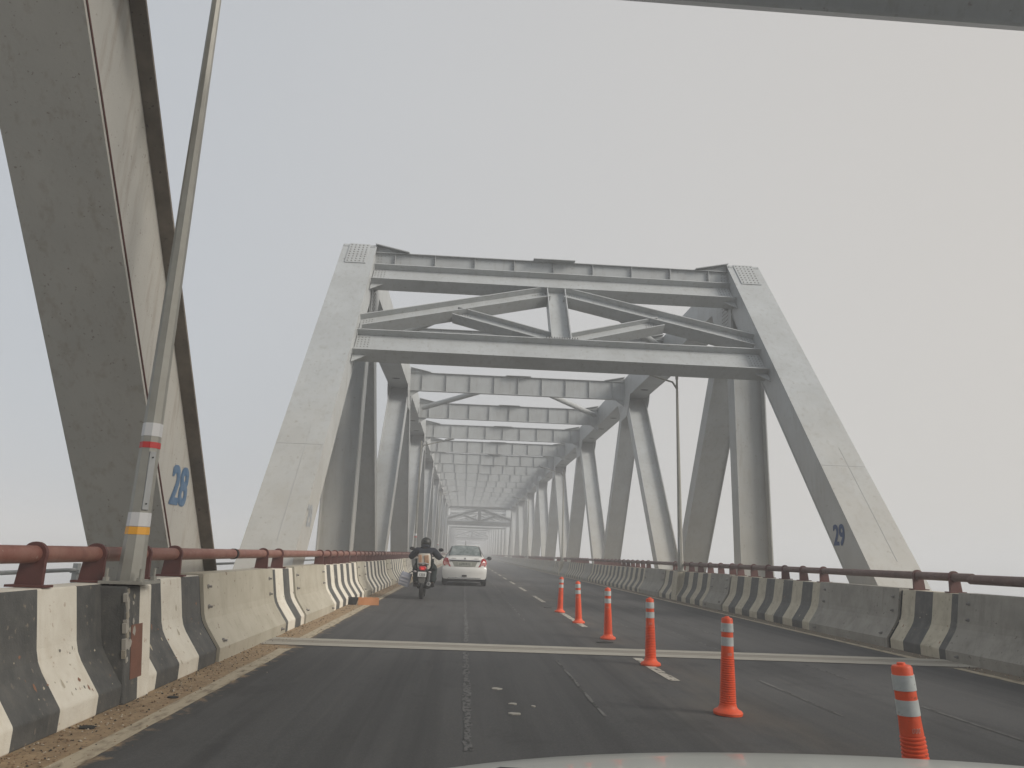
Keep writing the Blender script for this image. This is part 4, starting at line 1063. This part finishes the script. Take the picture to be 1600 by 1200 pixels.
# ------------------------------------------------------------------ own car: bonnet and front end below the camera
def own_car():
    t=empty('hatchback_car',(.60,0,0))
    m=MB(); rows=[]; nx=24
    for y,z,hw in ((.62,.955,.72),(.80,.95,.74),(1.0,.935,.75),(1.2,.91,.75),(1.36,.882,.745),(1.47,.858,.735),(1.54,.82,.72),(1.57,.70,.70)):
        row=[]
        for i in range(nx+1):
            u=-1+2*i/nx; row.append((u*hw*1.12, y-.12*u*u*(y-.5), z-.010-.045*abs(u)**3))
        rows.append(row)
    n=nx+1; m.add([p for r in rows for p in r],[(a*n+k,a*n+k+1,(a+1)*n+k+1,(a+1)*n+k) for a in range(len(rows)-1) for k in range(nx)]); b=m.build('bonnet',M['silver'],t,True)
    s_=b.modifiers.new('th','SOLIDIFY'); s_.thickness=.012
    m=MB(); rows=[]
    for z,k in ((.68,.98),(.6,1.0),(.45,1.02),(.3,1.0),(.2,.95)):
        rows.append([( (-1+2*i/nx)*.80*k, 1.62*k**.3-.20*(-1+2*i/nx)**2, z) for i in range(nx+1)])
    m.add([p for r in rows for p in r],[(a*n+k,a*n+k+1,(a+1)*n+k+1,(a+1)*n+k) for a in range(len(rows)-1) for k in range(nx)]); m.build('front_bumper',M['silver'],t,True)
    for s in (-1,1):
        m=MB(); m.prism([(s*.735,.2,.80),(s*.75,1.25,.76),(s*.80,1.28,.62),(s*.82,1.22,.35),(s*.82,.2,.30)],(s*.015,0,0)); m.build('fender',M['silver'],t,bevel=.01)
        m=MB(); m.ball((s*.62,1.42,.66),(.14,.07,.08),12); m.build('headlight',M['indic'],t,True)
        m=MB(); m.lathe([(.17,-.09),(.27,-.09),(.30,0),(.27,.09),(.17,.09)],24,axis='x'); o=m.build('wheel',M['tyre'],t,True); o.location=(s*.70,.95,.30)
        m=MB(); m.lathe([(.001,.05*s),(.12,.07*s),(.17,.08*s)],20,axis='x'); m.build('rim',M['galv2'],o,True)
    m=MB(); m.tube([(-.72,.64,.985),(-.56,.67,1.020),(-.50,.675,1.016),(-.30,.64,.985)],.005,8); m.build('wiper_arm',M['black'],t,True)
    m=MB(); m.box((-.72,.40,.84),(.72,.60,.89)); m.build('wiper_cowl',M['black'],t,bevel=.02)
    tag(t,'pale silver bonnet of the camera car at the bottom edge of the view','car')
own_car()

# ------------------------------------------------------------------ haze
hz=MB(); hz.box((-720,-140,-14.5),(720,1120,11.6)); h=hz.build('haze',bpy.data.materials.new('haze')); h['kind']='stuff'
hm=h.data.materials[0]; hm.use_nodes=True; nt=hm.node_tree; nt.nodes.remove(nt.nodes['Principled BSDF'])
pv=nt.nodes.new('ShaderNodeVolumePrincipled'); pv.inputs['Color'].default_value=(.955,.965,.98,1); pv.inputs['Density'].default_value=.0054; pv.inputs['Anisotropy'].default_value=.0
nt.links.new(pv.outputs[0],nt.nodes['Material Output'].inputs['Volume'])
h.display_type='WIRE'

# ------------------------------------------------------------------ light
SUN_EL=math.radians(30); SUN_AZ=math.radians(116)     # azimuth clockwise from +Y (east-ish = +X)
wd=bpy.data.worlds.new('World'); sc.world=wd; wd.use_nodes=True; nt=wd.node_tree; N=nt.nodes; L=nt.links
bg=N['Background']
sky=N.new('ShaderNodeTexSky'); sky.sky_type='NISHITA'; sky.sun_disc=False; sky.sun_elevation=SUN_EL; sky.sun_rotation=SUN_AZ; sky.dust_density=4.; sky.air_density=1.2
L.new(sky.outputs[0],bg.inputs[0]); bg.inputs[1].default_value=.05
# overcast veil: pale cloud layer, a little warmer and brighter toward the hidden sun
tc=N.new('ShaderNodeTexCoord'); nrm=N.new('ShaderNodeVectorMath'); nrm.operation='NORMALIZE'; L.new(tc.outputs['Generated'],nrm.inputs[0])
dot=N.new('ShaderNodeVectorMath'); dot.operation='DOT_PRODUCT'; L.new(nrm.outputs[0],dot.inputs[0]); dot.inputs[1].default_value=(.93,.30,.2)
r=N.new('ShaderNodeMapRange'); r.inputs[1].default_value=-.05; r.inputs[2].default_value=.95; L.new(dot.outputs['Value'],r.inputs[0])
mx=N.new('ShaderNodeMix'); mx.data_type='RGBA'; L.new(r.outputs[0],mx.inputs[0]); mx.inputs[6].default_value=(.60,.63,.668,1); mx.inputs[7].default_value=(.735,.70,.655,1)
nz=N.new('ShaderNodeTexNoise'); nz.inputs['Scale'].default_value=1.3; nz.inputs['Detail'].default_value=2; L.new(nrm.outputs[0],nz.inputs['Vector'])
r2=N.new('ShaderNodeMapRange'); r2.inputs[3].default_value=.96; r2.inputs[4].default_value=1.04; L.new(nz.outputs[0],r2.inputs[0])
ml=N.new('ShaderNodeVectorMath'); ml.operation='SCALE'; L.new(mx.outputs[2],ml.inputs[0]); L.new(r2.outputs[0],ml.inputs['Scale'])
bg2=N.new('ShaderNodeBackground'); L.new(ml.outputs[0],bg2.inputs[0]); bg2.inputs[1].default_value=.955
ms=N.new('ShaderNodeMixShader'); ms.inputs[0].default_value=.88; L.new(bg.outputs[0],ms.inputs[1]); L.new(bg2.outputs[0],ms.inputs[2]); L.new(ms.outputs[0],N['World Output'].inputs[0])
sl=bpy.data.lights.new('sun','SUN'); sl.energy=3.3; sl.angle=math.radians(25); sl.color=(1,.94,.86)
so=bpy.data.objects.new('sun',sl); COL.objects.link(so)
d=Vector((math.sin(SUN_AZ)*math.cos(SUN_EL),math.cos(SUN_AZ)*math.cos(SUN_EL),math.sin(SUN_EL)))
so.rotation_euler=d.to_track_quat('Z','Y').to_euler(); so.location=(30,-10,40)

# ------------------------------------------------------------------ camera
F,TH,PS,RO=1127.98,.2327,.0568,.0335
cam=bpy.data.cameras.new('camera'); co=bpy.data.objects.new('camera',cam); COL.objects.link(co); sc.camera=co
cam.sensor_fit='HORIZONTAL'; cam.sensor_width=36; cam.lens=F/1600*36; cam.clip_start=.05; cam.clip_end=4000
fw=Vector((math.sin(PS)*math.cos(TH),math.cos(PS)*math.cos(TH),math.sin(TH)))
rt=Vector((math.cos(PS),-math.sin(PS),0)); up=rt.cross(fw)
# picture content is turned clockwise by RO
c_,s_=math.cos(RO),math.sin(RO)
rt2=rt*c_+up*s_; up2=up*c_-rt*s_
R=Matrix((rt2,up2,-fw)).transposed().to_4x4(); R.translation=Vector((0,0,1.2)); co.matrix_world=R
sc.view_settings.view_transform='Standard'; sc.view_settings.look='None'; sc.view_settings.exposure=0; sc.view_settings.gamma=1
sc.render.engine='CYCLES'; sc.cycles.use_denoising=True; sc.cycles.volume_bounces=6; sc.cycles.max_bounces=12
sc.cycles.sample_clamp_indirect=6
